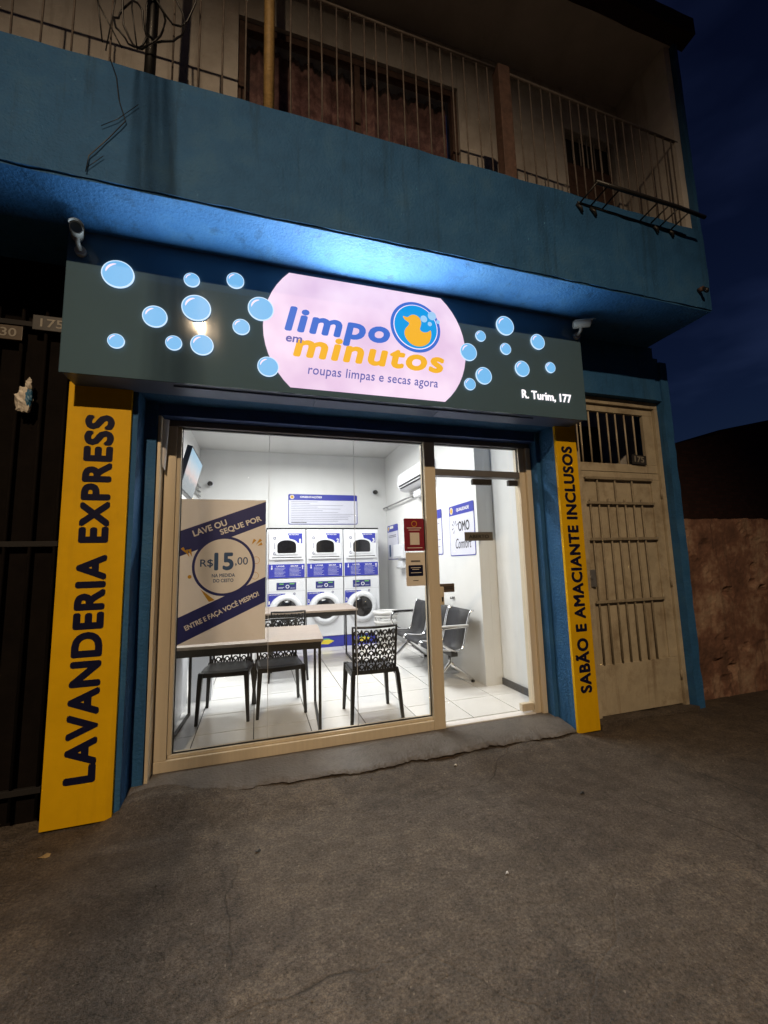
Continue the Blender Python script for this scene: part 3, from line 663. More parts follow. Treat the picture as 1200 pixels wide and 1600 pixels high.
sld = bpy.data.lights.new('sign_light', 'AREA'); sld.shape = 'ELLIPSE'; sld.size = 1.5; sld.size_y = 0.84; sld.energy = SIGN_POWER; sld.color = (0.84, 0.92, 1.0)
slo = bpy.data.objects.new('sign_light', sld); COL.objects.link(slo); slo.parent = sg
slo.location = Vector((0.82, SY - 0.022, 3.225)) - Vector(sg.location); slo.rotation_euler = (-PI / 2, 0, 0)
for bx_, bz_, bp_ in ((-0.42, 3.22, 0.20), (2.05, 3.24, 0.14)):     # the lit bubbles' share
    bl_ = bpy.data.lights.new('bubble_light', 'AREA'); bl_.shape = 'RECTANGLE'; bl_.size = 1.0; bl_.size_y = 0.6; bl_.energy = SIGN_POWER * bp_; bl_.color = (0.6, 0.82, 1.0)
    bo_ = bpy.data.objects.new('bubble_light', bl_); COL.objects.link(bo_); bo_.parent = sg
    bo_.location = Vector((bx_, SY - 0.022, bz_)) - Vector(sg.location); bo_.rotation_euler = (-PI / 2, 0, 0)
OT = SY - 0.0085
def stext(body, m, x0, z0, x1, z1, bold, shear, parent=panel, t=0.002, oy=OT, **k):
    return text('lettering', body, m, parent, ((x0 + x1) / 2, oy, (z0 + z1) / 2), FAC, x1 - x0, z1 - z0, bold, shear, t, **k)
stext('limpo', E_BLUE, 0.172, 3.145, 0.975, 3.398, 0.036, 0.2, space=1.12)
stext('minutos', E_ORANGE, 0.232, 3.012, 1.43, 3.195, 0.036, 0.2, space=1.12)
stext('em', E_INDIGO, 0.182, 3.118, 0.298, 3.163, 0.02, 0.15, oy=OT - 0.0025)
stext('roupas limpas e secas agora', E_INDIGO, 0.338, 2.868, 1.364, 2.962, 0.006, 0.15, space=1.05, split=0.018)
stext('R. Turim, 177', E_ADDR, 2.15, 2.872, 2.66, 2.957, 0.012, 0.0, parent=sg, oy=SY - 0.003, t=0.006, split=0.022)
# duck emblem
DC = (1.193, 3.378)
em = MB().plate(circ(*DC, 0.213, 48), (0, OT - 0.0025, 0), FAC, 0.002).build('emblem', E_BLUE, panel)
MB().ring(DC, 0.182, 0.192, (0, OT - 0.0048, 0), FAC, 0.0015, 48).build('ring', E_ADDR, em) if False else None
def opart(nm, m, poly_, lay): return MB().plate(poly_, (0, OT - 0.0048 - 0.0022 * lay, 0), FAC, 0.0018).build(nm, m, panel)
opart('emblem_ring', E_SHINE, circ(*DC, 0.188, 48), 0)
opart('emblem_disc', E_CYAN, circ(*DC, 0.181, 48), 1)
# duck outline in emblem units (radius 0.181)
dk = [(-0.40, 0.36), (-0.62, 0.44), (-0.55, 0.28), (-0.42, 0.20), (-0.30, 0.14), (-0.36, 0.0), (-0.50, -0.14), (-0.57, -0.34), (-0.52, -0.56), (-0.42, -0.70), (-0.28, -0.83), (-0.10, -0.90), (0.08, -0.92), (0.26, -0.88), (0.44, -0.80), (0.60, -0.66), (0.68, -0.48), (0.72, -0.26), (0.70, -0.04), (0.58, -0.16), (0.42, -0.22), (0.26, -0.20), (0.16, -0.10), (0.22, 0.06), (0.26, 0.24), (0.20, 0.42), (0.08, 0.53), (-0.10, 0.56), (-0.26, 0.50)]
def chaikin(p):
    q = []
    for i in range(len(p)):
        a, b = p[i], p[(i + 1) % len(p)]
        q += [(a[0] * .75 + b[0] * .25, a[1] * .75 + b[1] * .25), (a[0] * .25 + b[0] * .75, a[1] * .25 + b[1] * .75)]
    return q
opart('emblem_duck', E_ORANGE, [(DC[0] + a * 0.181, DC[1] + b * 0.181) for a, b in chaikin(chaikin(dk))], 2)
for a, b, r in ((0.38, 0.42, 0.16), (0.78, 0.62, 0.2), (0.66, 0.22, 0.1), (1.06, 0.38, 0.09)): opart('emblem_bubble', E_DBUB, circ(DC[0] + a * 0.181, DC[1] + b * 0.181, r * 0.181, 20), 3)
BUB = [(-0.887, 3.435, 0.094), (-0.447, 3.477, 0.05), (-0.166, 3.525, 0.058), (-0.413, 3.277, 0.092), (-0.662, 3.175, 0.074), (0.008, 3.34, 0.088), (-0.122, 3.183, 0.057), (-0.877, 2.973, 0.048), (-0.544, 3.006, 0.05), (-0.371, 3.016, 0.072), (0.061, 2.912, 0.072), (2.023, 3.517, 0.085), (1.778, 3.388, 0.047), (2.347, 3.415, 0.07), (2.014, 3.305, 0.051), (1.655, 3.229, 0.075), (2.167, 3.144, 0.07), (2.461, 3.19, 0.049), (1.786, 3.038, 0.073), (1.653, 2.951, 0.05)]
for x, z, r in BUB:
    bo = MB().plate(circ(x, z, r * 0.94, 36), (0, SY - 0.004, 0), FAC, 0.010).build('bubble', E_SKYB, sg)
    MB().ring((x, z), r * 0.942, r * 1.01, (0, SY - 0.004, 0), FAC, 0.0095, 40).build('rim', E_RIM, bo)
    MB().ring((x, z), r * 0.66, r * 0.80, (0, SY - 0.0142, 0), FAC, 0.0012, 14, PI * 0.55, PI * 0.98, True).build('shine', E_SHINE, bo)

# ================================================================== yellow boards
lb = thing('yellow_signboard', 'tall yellow vertical board lettered LAVANDERIA EXPRESS beside the shop window', 'signboard', (-1.016, 3.115, 0))
MB().bbox(-1.202, -0.832, 3.10, 3.128, 0.012, 2.77, b=0.002).build('board', YEL, lb)
text('lettering', 'LAVANDERIA EXPRESS', NAVY, lb, (-1.013, 3.0995, 1.40), UPW, 2.31, 0.172, 0.05, 0, 0.0015, space=1.1, split=0.06)
rb = thing('yellow_signboard', 'tall yellow vertical board lettered SABÃO E AMACIANTE INCLUSOS beside the beige gate', 'signboard', (2.766, 3.115, 0))
MB().bbox(2.65, 2.882, 3.10, 3.128, 0.02, 2.77, b=0.002).build('board', YEL, rb)
text('lettering', 'SABÃO E AMACIANTE INCLUSOS', NAVY, rb, (2.752, 3.0995, 1.45), UPW, 2.215, 0.150, 0.045, 0, 0.0015, space=1.1, split=0.05)

# ================================================================== shopfront
WY = 3.5
sf = thing('shop_window', 'wide shop window in champagne aluminium frame with three glass panes', 'window', (0.95, WY, 0.09))
def fr(nm, *a, m=None): return MB().bbox(*a, b=0.004).build(nm, m or ALU, sf)
fr('frame_head', -0.69, 2.608, WY - 0.05, WY + 0.05, 2.622, 2.668, m=SHADE_ALU)
fr('frame_sill', -0.69, 1.464, WY - 0.055, WY + 0.05, 0.085, 0.165)
fr('frame_sill', -0.60, 1.464, WY - 0.03, WY + 0.045, 0.166, 0.19)
fr('frame_jamb', -0.69, -0.605, WY - 0.05, WY + 0.05, 0.166, 2.6215)
fr('frame_jamb', -0.604, -0.575, WY - 0.03, WY + 0.045, 0.191, 2.6215)
fr('mullion', 1.465, 1.572, WY - 0.055, WY + 0.05, 0.085, 2.6215)
fr('transom', 1.573, 2.489, WY - 0.045, WY + 0.05, 2.315, 2.375, m=SHADE_ALU)
fr('frame_jamb', 2.49, 2.555, WY - 0.04, WY + 0.05, 0.09, 2.6215)
fr('frame_jamb', 2.557, 2.608, WY - 0.07, WY + 0.05, 0.09, 2.6215)
fr('frame_jamb', -0.716, -0.693, 3.335, 3.548, 0.07, 2.66)
for x0, x1 in ((-0.573, 0.087), (0.091, 0.809), (0.813, 1.463)): MB().box(x0, x1, WY - 0.004, WY + 0.004, 0.191, 2.621).build('glass_pane', GLASS, sf)
for a in ((-0.573, 1.463, 0.1915, 0.200), (-0.573, 1.463, 2.611, 2.6205), (-0.573, -0.565, 0.201, 2.610), (1.455, 1.463, 0.201, 2.610)): MB().box(a[0], a[1], WY - 0.014, WY - 0.0065, a[2], a[3]).build('gasket', BLACKP, sf)
for a in ((1.574, 2.488, 2.3765, 2.384), (1.574, 2.488, 2.613, 2.6205), (1.574, 1.581, 2.385, 2.612), (2.481, 2.488, 2.385, 2.612)): MB().box(a[0], a[1], WY - 0.014, WY - 0.0065, a[2], a[3]).build('gasket', BLACKP, sf)
for x in (0.089, 0.811): MB().box(x - 0.0016, x + 0.0016, WY - 0.006, WY + 0.006, 0.192, 2.62).build('glass_seam', GREYPL, sf)
MB().box(1.574, 2.488, WY - 0.004, WY + 0.004, 2.376, 2.621).build('glass_pane', GLASS, sf)
gd = thing('glass_door', 'frameless clear glass door with dark top clamps beside the mullion', 'door', (2.03, WY, 0.1))
MB().box(1.582, 2.482, WY - 0.005, WY + 0.005, 0.115, 2.305).build('glass_pane', GLASS, gd)
MB().bbox(1.975, 2.185, WY - 0.02, WY + 0.02, 2.243, 2.300, b=0.008).build('clamp', BRONZE, gd)
MB().bbox(2.375, 2.486, WY - 0.02, WY + 0.02, 2.243, 2.300, b=0.008).build('clamp', BRONZE, gd)
MB().bbox(2.36, 2.486, WY - 0.03, WY + 0.02, 0.116, 0.185, b=0.008).build('bottom_guide', ALU, gd)
lk = MB().bbox(1.572, 1.612, WY - 0.05, WY - 0.012, 1.13, 1.29, b=0.008).build('lock_case', ALU, gd)
MB().box(1.585, 1.600, WY - 0.054, WY - 0.0502, 1.16, 1.20).build('keyhole', BLKT, lk)
# clear plastic strip at the jamb
ps = MB()
for i in range(15):
    z = 2.25 + 0.40 * i / 14
    for k in range(7):
        a = -0.6 + 1.9 * k / 6; ps.v.append(Vector((-0.70 + 0.04 * math.sin(a) * (0.5 + 0.5 * i / 14) + 0.01, WY - 0.09 - 0.03 * math.cos(a), z + (0.05 * (1 - k / 6) if i == 0 else 0))))
for i in range(14):
    for k in range(6): a = i * 7 + k; ps.f.append([a, a + 1, a + 8, a + 7]); ps.sm.append(True)
PLAS = mat('milky_plastic', (0.7, 0.7, 0.72), 0.2, 0.05, 10)
tag(ps.build('plastic_strip', PLAS, recalc=False), 'milky curled plastic strip at the upper left corner of the window frame', 'plastic strip')

# posters and stickers on the glass
GY = WY - 0.0055
po = thing('window_poster', 'large beige poster with navy bands and R$15,00 price on the left window pane', 'poster', (-0.26, GY, 0.94))
x0, x1, z0, z1 = -0.566, 0.066, 0.945, 2.054
PW, PH = x1 - x0, z1 - z0
def pp(u, v): return (x0 + PW * (u - 85) / 900.0, z1 - PH * (v - 75) / 1445.0)    # poster layout units
MB().plate([(x0, z0), (x1, z0), (x1, z1), (x0, z1)], (0, GY, 0), FAC, 0.0012).build('sheet', POSTERF, po)
O1 = (0, GY - 0.0014, 0); O2 = (0, GY - 0.0028, 0); O3 = (0, GY - 0.0042, 0); O4 = (0, GY - 0.0056, 0)
MB().plate([pp(85, 400), pp(985, 90), pp(985, 330), pp(85, 655)], O1, FAC, 0.0008).build('band', NAVYP, po)
MB().plate([pp(85, 1255), pp(985, 885), pp(985, 1140), pp(85, 1515)], O1, FAC, 0.0008).build('band', NAVYP, po)
cx, cz = pp(540, 760); RR = 0.232
dsk = MB().plate(circ(cx, cz, RR, 56), O2, FAC, 0.0008).build('price_disc', NAVYP, po)
MB().plate(circ(cx, cz, RR * 0.915, 56), O3, FAC, 0.0008).build('disc_face', WFILM, dsk)
def ptext(body, m, u0, v0, u1, v1, bold, rot=0.0, lay=O4, par=po):
    a, b = pp(u0, v0), pp(u1, v1); h = abs(b[1] - a[1])
    return text('lettering', body, m, par, ((a[0] + b[0]) / 2, lay[1], (a[1] + b[1]) / 2), FAC, b[0] - a[0], h, bold, 0, 0.0008, rot=rot)
ptext('R$', TEALT, 292, 690, 425, 775, 0.012); ptext('15', TEALT, 436, 625, 640, 805, 0.035); ptext(',00', TEALT, 655, 675, 792, 765, 0.005)
ptext('NA MEDIDA', TEALT, 415, 838, 655, 873, 0.02); ptext('DO CESTO', TEALT, 430, 890, 640, 925, 0.02)
ra = math.atan2(pp(985, 90)[1] - pp(85, 400)[1], PW); rb_ = math.atan2(pp(985, 885)[1] - pp(85, 1255)[1], PW)
ptext('LAVE OU', WFILM, 200, 337, 570, 403, 0.03, ra, O2); ptext('SEQUE POR', WFILM, 478, 313, 948, 381, 0.03, ra, O2)
ptext('ENTRE E FAÇA VOCÊ MESMO!', WFILM, 120, 1170, 945, 1243, 0.03, rb_, O2)
for u, v, a, l in ((848, 520, 1.0, 70), (905, 520, 0.8, 80), (920, 548, 0.5, 55)):
    c = pp(u, v); dx, dz = math.cos(a), math.sin(a); L_ = l / 900 * PW; w_ = 0.012
    MB().plate([(c[0] - dx * L_ / 2, c[1] - dz * L_ / 2), (c[0] + dx * L_ / 2 - dz * w_, c[1] + dz * L_ / 2 + dx * w_), (c[0] + dx * L_ / 2 + dz * w_, c[1] + dz * L_ / 2 - dx * w_)], O2, FAC, 0.0006).build('confetti', GOLDF, po)
for u, v, a, l in ((130, 600, 2.2, 80), (165, 630, 2.0, 90), (195, 625, 1.9, 90)):
    c = pp(u, v); dx, dz = math.cos(a), math.sin(a); L_ = l / 900 * PW; w_ = 0.012
    MB().plate([(c[0] - dx * L_ / 2, c[1] - dz * L_ / 2), (c[0] + dx * L_ / 2 - dz * w_, c[1] + dz * L_ / 2 + dx * w_), (c[0] + dx * L_ / 2 + dz * w_, c[1] + dz * L_ / 2 - dx * w_)], O2, FAC, 0.0006).build('confetti', GOLDF, po)
MB().plate([pp(300, 985), pp(450, 1100), pp(390, 1115)], O1, FAC, 0.001).build('confetti', GOLDF, po)
MB().plate(circ(*pp(190, 860), 0.014, 14), O1, FAC, 0.001).build('confetti', GOLDF, po)
for u, v in ((880, 710), (870, 870)): MB().ring(pp(u, v), 0.026, 0.029, O1, FAC, 0.0008, 24).build('confetti_ring', GOLDF, po)

def lines(parent, m, rows, O, UV, h=0.006, t=0.0006, name='print_lines'):
    q = MB()
    for a, b, z in rows: q.plate([(a, z), (b, z), (b, z + h), (a, z + h)], O, UV, t)
    return q.build(name, m, parent)
rs = thing('red_sticker', 'crimson printed sticker with a beige square on the glass by the mullion', 'sticker', (1.37, GY, 1.61))
MB().plate(rrect(1.262, 1.455, 1.616, 1.912, 0.012), (0, GY, 0), FAC, 0.0012).build('sheet', REDF, rs)
MB().plate([(1.318, 1.672), (1.408, 1.672), (1.408, 1.782), (1.318, 1.782)], O1, FAC, 0.0006).build('square', BEIGEF, rs)
MB().ring((1.362, 1.862), 0.022, 0.027, O1, FAC, 0.0006, 24).build('crest', GOLDF, rs)
lines(rs, BEIGEF, [(1.29, 1.43, 1.822), (1.305, 1.415, 1.803), (1.29, 1.435, 1.642)], O1, FAC, 0.006)
bs = thing('beige_sticker', 'beige printed sticker with navy box below the crimson sticker', 'sticker', (1.37, GY, 1.305))
MB().plate(rrect(1.27, 1.456, 1.306, 1.604, 0.012), (0, GY, 0), FAC, 0.0012).build('sheet', BEIGEF, bs)
MB().plate(rrect(1.293, 1.433, 1.392, 1.49, 0.01), O1, FAC, 0.0006).build('box', NAVY, bs)
lines(bs, BEIGEF, [(1.315, 1.41, 1.465), (1.33, 1.395, 1.45), (1.315, 1.415, 1.42)], O2, FAC, 0.005)
lines(bs, BLKT, [(1.318, 1.408, 1.518), (1.318, 1.408, 1.526), (1.335, 1.385, 1.35)], O1, FAC, 0.006)
ab = thing('open_sign', 'dark grey ABERTO sign on the glass door', 'sign', (2.02, GY, 1.70))
MB().plate([(1.866, 1.702), (2.166, 1.702), (2.166, 1.785), (1.866, 1.785)], (0, GY - 0.001, 0), FAC, 0.003).build('plate', mat('grey_plate', (0.14, 0.13, 0.11), 0.5, 0.05, 10), ab)
text('lettering', 'ABERTO', BLKT, ab, (2.016, GY - 0.0042, 1.742), FAC, 0.215, 0.036, 0.03, 0, 0.001)
hb = thing('door_sticker', 'small dark brown sticker on the glass door above the lock', 'sticker', (1.66, GY, 1.235))
MB().plate(rrect(1.585, 1.735, 1.237, 1.314, 0.005), (0, GY - 0.001, 0), FAC, 0.002).build('sheet', mat('brown_plate', (0.11, 0.085, 0.07), 0.5, 0.05, 10), hb)
lines(hb, BLKT, [(1.60, 1.72, 1.278), (1.60, 1.72, 1.262)], (0, GY - 0.0032, 0), FAC, 0.01)

# ================================================================== security cameras outside
def bullet(name, label, base, aim, loc):
    t = thing(name, label, 'security camera', loc); L0 = Vector(loc); a = Vector(aim).normalized()
    MB().tube([L0 + Vector((0, 0.02, 0)), L0 + Vector((0, -0.012, 0.0))], 0.032, 16).build('mount', CAMW, t)
    c = L0 + Vector((0, -0.07, 0.075))
    MB().tube([L0 + Vector((0, -0.01, 0.0)), L0 + Vector((0, -0.05, 0.02)), c], 0.014, 10).build('arm', CAMW, t)
    bo = MB().tube([c - a * 0.075, c - a * 0.07, c + a * 0.065, c + a * 0.07], [0.024, 0.034, 0.036, 0.034], 18).build('body', CAMW, t)
    MB().tube([c + a * 0.0705, c + a * 0.074], 0.030, 18).build('lens', BLKT, bo)
    hood = MB(); u = a.cross(Vector((0, 0, 1))).normalized(); w = u.cross(a); o = 0
    for s_ in (-0.06, 0.105):
        for k in range(9):
            th = PI * (0.1 + 0.8 * k / 8); hood.v.append(c + a * s_ + (u * math.cos(th) + w * math.sin(th)) * 0.042)
            hood.v.append(c + a * s_ + (u * math.cos(th) + w * math.sin(th)) * 0.039)
    for k in range(8):
        hood.f += [[2 * k, 2 * k + 2, 20 + 2 * k, 18 + 2 * k], [2 * k + 1, 19 + 2 * k, 21 + 2 * k, 2 * k + 3]]; hood.sm += [True, True]
        hood.f += [[2 * k, 2 * k + 1, 2 * k + 3, 2 * k + 2], [18 + 2 * k, 20 + 2 * k, 21 + 2 * k, 19 + 2 * k]]; hood.sm += [False, False]
    hood.build('hood', CAMW, bo)
bullet('security_camera', 'white bullet security camera at the left end of the lit sign', 0, (0.28, -0.9, -0.25), (-1.10, SY - 0.014, 3.55))
bullet('security_camera', 'white bullet security camera at the right end of the lit sign', 0, (0.95, -0.4, 0.05), (2.775, SY - 0.014, 3.53))

# ================================================================== beige metal gate on the right
GYT = 3.22
gt = thing('metal_gate', 'beige sheet metal gate with bars and barred top light beside the yellow board', 'gate', (3.5, GYT, 0.06))
def gp(nm, m, *a, b=0.003): return MB().bbox(*a, b=b).build(nm, m, gt)
gp('frame_head', GATEP, 2.903, 4.06, GYT - 0.03, GYT + 0.05, 3.062, 3.128)
gp('frame_jamb', GATEP, 4.015, 4.063, GYT - 0.03, GYT + 0.05, 0.05, 3.061)
gp('frame_jamb', GATEP, 2.903, 3.0, GYT - 0.03, GYT + 0.05, 0.05, 3.061)
gp('rail', GATEP, 3.001, 4.014, GYT, GYT + 0.04, 2.99, 3.060)
gp('rail', GATEP, 3.001, 4.014, GYT, GYT + 0.04, 2.368, 2.452)
gp('stile', GATEP, 3.885, 4.014, GYT, GYT + 0.04, 2.453, 2.989)
gp('stile', GATEP, 3.001, 3.02, GYT, GYT + 0.04, 2.453, 2.989)
for i, x in enumerate([3.081, 3.191, 3.311, 3.426, 3.533, 3.651, 3.771]): MB().tube([(x, GYT + 0.02, 2.452), (x, GYT + 0.02, 2.99)], 0.0085, 8).build('top_bar', GATEP, gt)
lf = gp('door_leaf', GATEP, 3.004, 4.012, GYT + 0.012, GYT + 0.034, 0.075, 2.362)
gp('leaf_edge', GATEP, 3.004, 4.012, GYT - 0.004, GYT + 0.011, 2.296, 2.362); gp('leaf_edge', GATEP, 3.905, 4.012, GYT - 0.004, GYT + 0.011, 0.52, 2.295); gp('leaf_edge', GATEP, 3.004, 4.012, GYT - 0.004, GYT + 0.011, 0.075, 0.519)
gp('leaf_edge', GATEP, 3.004, 3.045, GYT - 0.004, GYT + 0.011, 0.52, 2.295)
GB = mat('worn_gate_bar_paint', (0.25, 0.21, 0.145), 0.6, 0.25, 20, 0.2, 120)
for i in range(7):
    x = 3.095 + i * 0.108 + 0.006 * noise.noise(Vector((i * 3.3, 1, 2)))
    top = 2.29 if i in (1, 3, 5) else 2.09
    MB().tube([(x, GYT - 0.008, 0.522), (x + 0.004, GYT - 0.008, 1.3), (x, GYT - 0.008, top)], 0.0085, 8).build('bar', GB, gt)
for z in (2.293, 2.045, 1.69, 1.095): MB().bbox(3.05, 3.90, GYT - 0.026, GYT - 0.0175, z - 0.013, z + 0.013, b=0.002).build('cross_bar', GB, gt)
for z in (0.35, 1.25, 2.15): MB().tube([(4.018, GYT - 0.014, z - 0.05), (4.018, GYT - 0.014, z + 0.05)], 0.013, 10).build('hinge', GB, gt)
MB().bbox(3.012, 3.075, GYT - 0.022, GYT - 0.0045, 1.24, 1.40, b=0.004).build('lock_plate', GALV, gt)
MB().tube([(3.02, GYT - 0.03, 1.33), (3.02, GYT - 0.004, 1.33)], 0.018, 12).build('latch', GALV, gt)
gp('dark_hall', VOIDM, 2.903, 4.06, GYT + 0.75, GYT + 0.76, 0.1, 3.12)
pq = thing('house_number_plaque', 'tilted dark plaque numbered 175 hung on the beige gate', 'plaque', (3.76, GYT - 0.02, 2.45))
def tilt(pts, c, a): return [(c[0] + (x - c[0]) * math.cos(a) - (z - c[1]) * math.sin(a), c[1] + (x - c[0]) * math.sin(a) + (z - c[1]) * math.cos(a)) for x, z in pts]
MB().plate(tilt([(3.665, 2.452), (3.85, 2.452), (3.85, 2.55), (3.665, 2.55)], (3.76, 2.5), -0.05), (0, GYT - 0.012, 0), FAC, 0.008).build('plate', PLAQ, pq)
text('lettering', '175', NUMW, pq, (3.757, GYT - 0.0203, 2.505), FAC, 0.125, 0.062, 0.02, 0, 0.0015, rot=-0.05)

# concrete threshold of the gate
MB().rough(2.90, 4.07, 3.10, 3.3, -0.05, 0.066, 0.03, 0.014, 8).build('gate_threshold', GROUND, kind='structure')

# ================================================================== dark gate on the left
lg = thing('dark_gate', 'dark brown barred metal gate left of the yellow board', 'gate', (-2.2, 3.2, 0))
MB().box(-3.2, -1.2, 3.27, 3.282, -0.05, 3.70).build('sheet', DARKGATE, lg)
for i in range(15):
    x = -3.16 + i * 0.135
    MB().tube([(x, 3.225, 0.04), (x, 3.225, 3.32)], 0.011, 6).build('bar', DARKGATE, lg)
for z in (0.2, 1.7, 3.2): MB().bbox(-3.2, -1.25, 3.212, 3.238, z - 0.018, z + 0.018, b=0.003).build('cross_bar', mat('gate_cross_bar', (0.008, 0.0065, 0.006), 0.8, 0.2, 10), lg)
for nm, lab, a, b, c, d, m, tx in (('house_number_plaque', 'brown plaque numbered 30 hung on the dark gate', -1.68, -1.525, 3.065, 3.165, PLAQB, '30'), ('house_number_plaque', 'dark plaque numbered 175 on the dark gate by the sign', -1.475, -1.25, 3.155, 3.262, PLAQ, '175')):
    q = thing(nm, lab, 'plaque', ((a + b) / 2, 3.2, c))
    MB().bbox(a, b, 3.195, 3.21, c, d, b=0.003).build('plate', m, q)
    text('lettering', tx, NUMW, q, ((a + b) / 2 + 0.0, 3.1945, (c + d) / 2), FAC, 0.09 if tx == '30' else 0.135, 0.06, 0.01, 0, 0.0015)
bt = thing('plastic_bag', 'crumpled white and blue plastic bag tied to the dark gate', 'bag', (-1.48, 3.19, 2.58))
def blob(cx, cy_, cz, rx, ry, rz, seed, n=12):
    q = MB()
    for i in range(n + 1):
        for k in range(n):
            th = PI * i / n; ph = 2 * PI * k / n; d = Vector((math.sin(th) * math.cos(ph), math.sin(th) * math.sin(ph), math.cos(th)))
            r = 1 + 0.45 * noise.noise(d * 2.5 + Vector((seed, 0, 0)))
            q.v.append(Vector((cx + d.x * rx * r, cy_ + d.y * ry * r, cz + d.z * rz * r)))
    for i in range(n):
        for k in range(n): q.f.append([i * n + k, i * n + (k + 1) % n, (i + 1) * n + (k + 1) % n, (i + 1) * n + k]); q.sm.append(False)
    return q
blob(-1.482, 3.185, 2.65, 0.045, 0.028, 0.085, 1).build('bag_body', mat('bag_white', (0.55, 0.5, 0.42), 0.5, 0.4, 30), bt)
blob(-1.452, 3.175, 2.66, 0.022, 0.02, 0.06, 4).build('blue_print', mat('bag_blue', (0.03, 0.13, 0.24), 0.5, 0.4, 30), bt)
blob(-1.465, 3.19, 2.76, 0.018, 0.016, 0.04, 2).build('knot', mat('bag_white', (0, 0, 0)), bt)

# ================================================================== rough wall and dark house on the right
rwm = MB().rough(4.20, 8.0, 3.26, 3.45, -0.02, 1.90, 0.035, 0.009, 2.2)
pits = [(rnd.uniform(4.3, 6.5), rnd.uniform(0.2, 1.8), rnd.uniform(0.03, 0.09), rnd.uniform(0.03, 0.07)) for _ in range(26)]
for v in rwm.v:
    q_ = Vector((v.x, v.z, 0))
    if v.y < 3.35:
        v.y += 0.005 * noise.noise(q_ * 7) + 0.004 * noise.noise(q_ * 17)
        patch = noise.noise(q_ * 1.7 + Vector((3, 8, 1)))
        if patch > 0.08: v.y += 0.012
        for px_, pz_, pr_, pd_ in pits:
            d_ = math.hypot(v.x - px_, (v.z - pz_) * 1.2)
            if d_ < pr_: v.y += pd_ * (1 - (d_ / pr_) ** 2)
    if v.z > 1.80: v.z += 0.03 * noise.noise(Vector((v.x * 2.3, 0, 4))) + 0.03 * noise.noise(Vector((v.x * 8, 1, 4)))
rw = rwm.build('rough_wall', ROUGHW)
tag(rw, 'low rough wall of peeling brown plaster right of the building', 'wall')
dh = thing('dark_neighbour_house', 'dark red masonry house behind the rough wall', 'house', (9.5, 6.0, 0))
hw = MB().add([(4.3, 5.5, -0.1), (16, 5.5, -0.1), (16, 5.5, 5.5), (8.55, 5.5, 3.90), (8.55, 5.5, 3.82), (4.3, 5.5, 2.885), (4.3, 9, -0.1), (16, 9, -0.1), (16, 9, 5.5), (8.55, 9, 3.90), (8.55, 9, 3.82), (4.3, 9, 2.885)],
              [(0, 1, 2, 3, 4, 5), (11, 10, 9, 8, 7, 6), (0, 6, 7, 1), (1, 7, 8, 2), (2, 8, 9, 3), (3, 9, 10, 4), (4, 10, 11, 5), (5, 11, 6, 0)]).build('wall', HOUSEB, dh)

# ================================================================== shop interior
FZ = 0.10
fl = MB().box(-1.2, 2.9, 3.551, 8.1, -0.02, FZ - 0.008).build('floor', GROUT); tag(fl, 'grey grout bed under the pale floor tiles', kind='structure')
tiles = {}
T = 0.4785; x0t = -0.0135 - 3 * T; y0t = 3.56
for i in range(9):
    for j in range(10):
        a = max(x0t + i * T, -1.0) + 0.0038; b = min(x0t + (i + 1) * T, 2.72) - 0.0038; c = y0t + j * T + 0.0038; d = min(y0t + (j + 1) * T, 7.99) - 0.0038
        if b - a < 0.02 or d - c < 0.02: continue
        key = (round(b - a, 3), round(d - c, 3))
        if key not in tiles:
            me = MB().bbox(0, b - a, 0, d - c, 0, 0.008, b=0.0015).build('tile', TILE, fl); tiles[key] = me.data; o = me
            for v in o.data.vertices: v.co += root_loc(fl)
        else:
            o = bpy.data.objects.new('tile', tiles[key]); COL.objects.link(o); o.parent = fl
        o.location = Vector((a, c, FZ - 0.008 + 0.0002 * rnd.random())) - root_loc(fl)
sill = MB().box(1.573, 2.489, 3.452, 3.55, 0.086, 0.1).build('door_sill', TILE, kind='structure')
CZ = 3.66
def wall(nm, lab, *a, m=WHITE): return tag(MB().box(*a).build(nm, m), lab, kind='structure')
wall('wall_back', 'white back wall behind the washing machines', -1.1, 2.62, 7.95, 8.07, 0.0, CZ)
wl = wall('wall_left', 'white left wall of the shop', -1.13, -1.01, 3.60, 7.949, 0.0, CZ)
wr_ = wall('wall_right', 'white right wall of the shop', 2.5, 2.62, 4.34, 7.949, 0.0, CZ)
w2 = wall('wall_right_front', 'white wall beside the door', 2.72, 2.80, 3.56, 4.339, 0.0, CZ)
wall('wall_right_pier', 'white pier face beside the bench', 2.621, 2.80, 4.34, 4.45, 0.0, CZ)
MB().box(2.705, 2.7195, 3.56, 4.338, FZ + 0.001, FZ + 0.075).build('baseboard', GRANITE, w2)
wall('ceiling', 'white ceiling of the shop', -1.12, 2.81, 3.60, 8.06, CZ + 0.001, CZ + 0.05, m=CEILW)
for k, (yy, lab) in enumerate(((4.5, 'ceiling light panel nearest the shop window'), (5.5, 'middle ceiling light panel over the bench'), (6.5, 'rear ceiling light panel before the washing machines'))):
    t = thing('ceiling_light', lab, 'ceiling light', (0.75, yy, CZ), group='ceiling lights in the shop')
    MB().bbox(0.10, 1.40, yy - 0.10, yy + 0.10, CZ - 0.05, CZ, b=0.006).build('housing', WPLAS, t)
    MB().box(0.12, 1.38, yy - 0.08, yy + 0.08, CZ - 0.054, CZ - 0.0505).build('diffuser', E_LED, t)
    al = bpy.data.lights.new('room_light', 'AREA'); al.shape = 'RECTANGLE'; al.size = 1.24; al.size_y = 0.15; al.energy = ROOM_POWER; al.spread = math.radians(168); al.color = (1.0, 0.985, 0.97)
    ao = bpy.data.objects.new('room_light', al); COL.objects.link(ao); ao.parent = t; ao.location = (0, 0, -0.058)

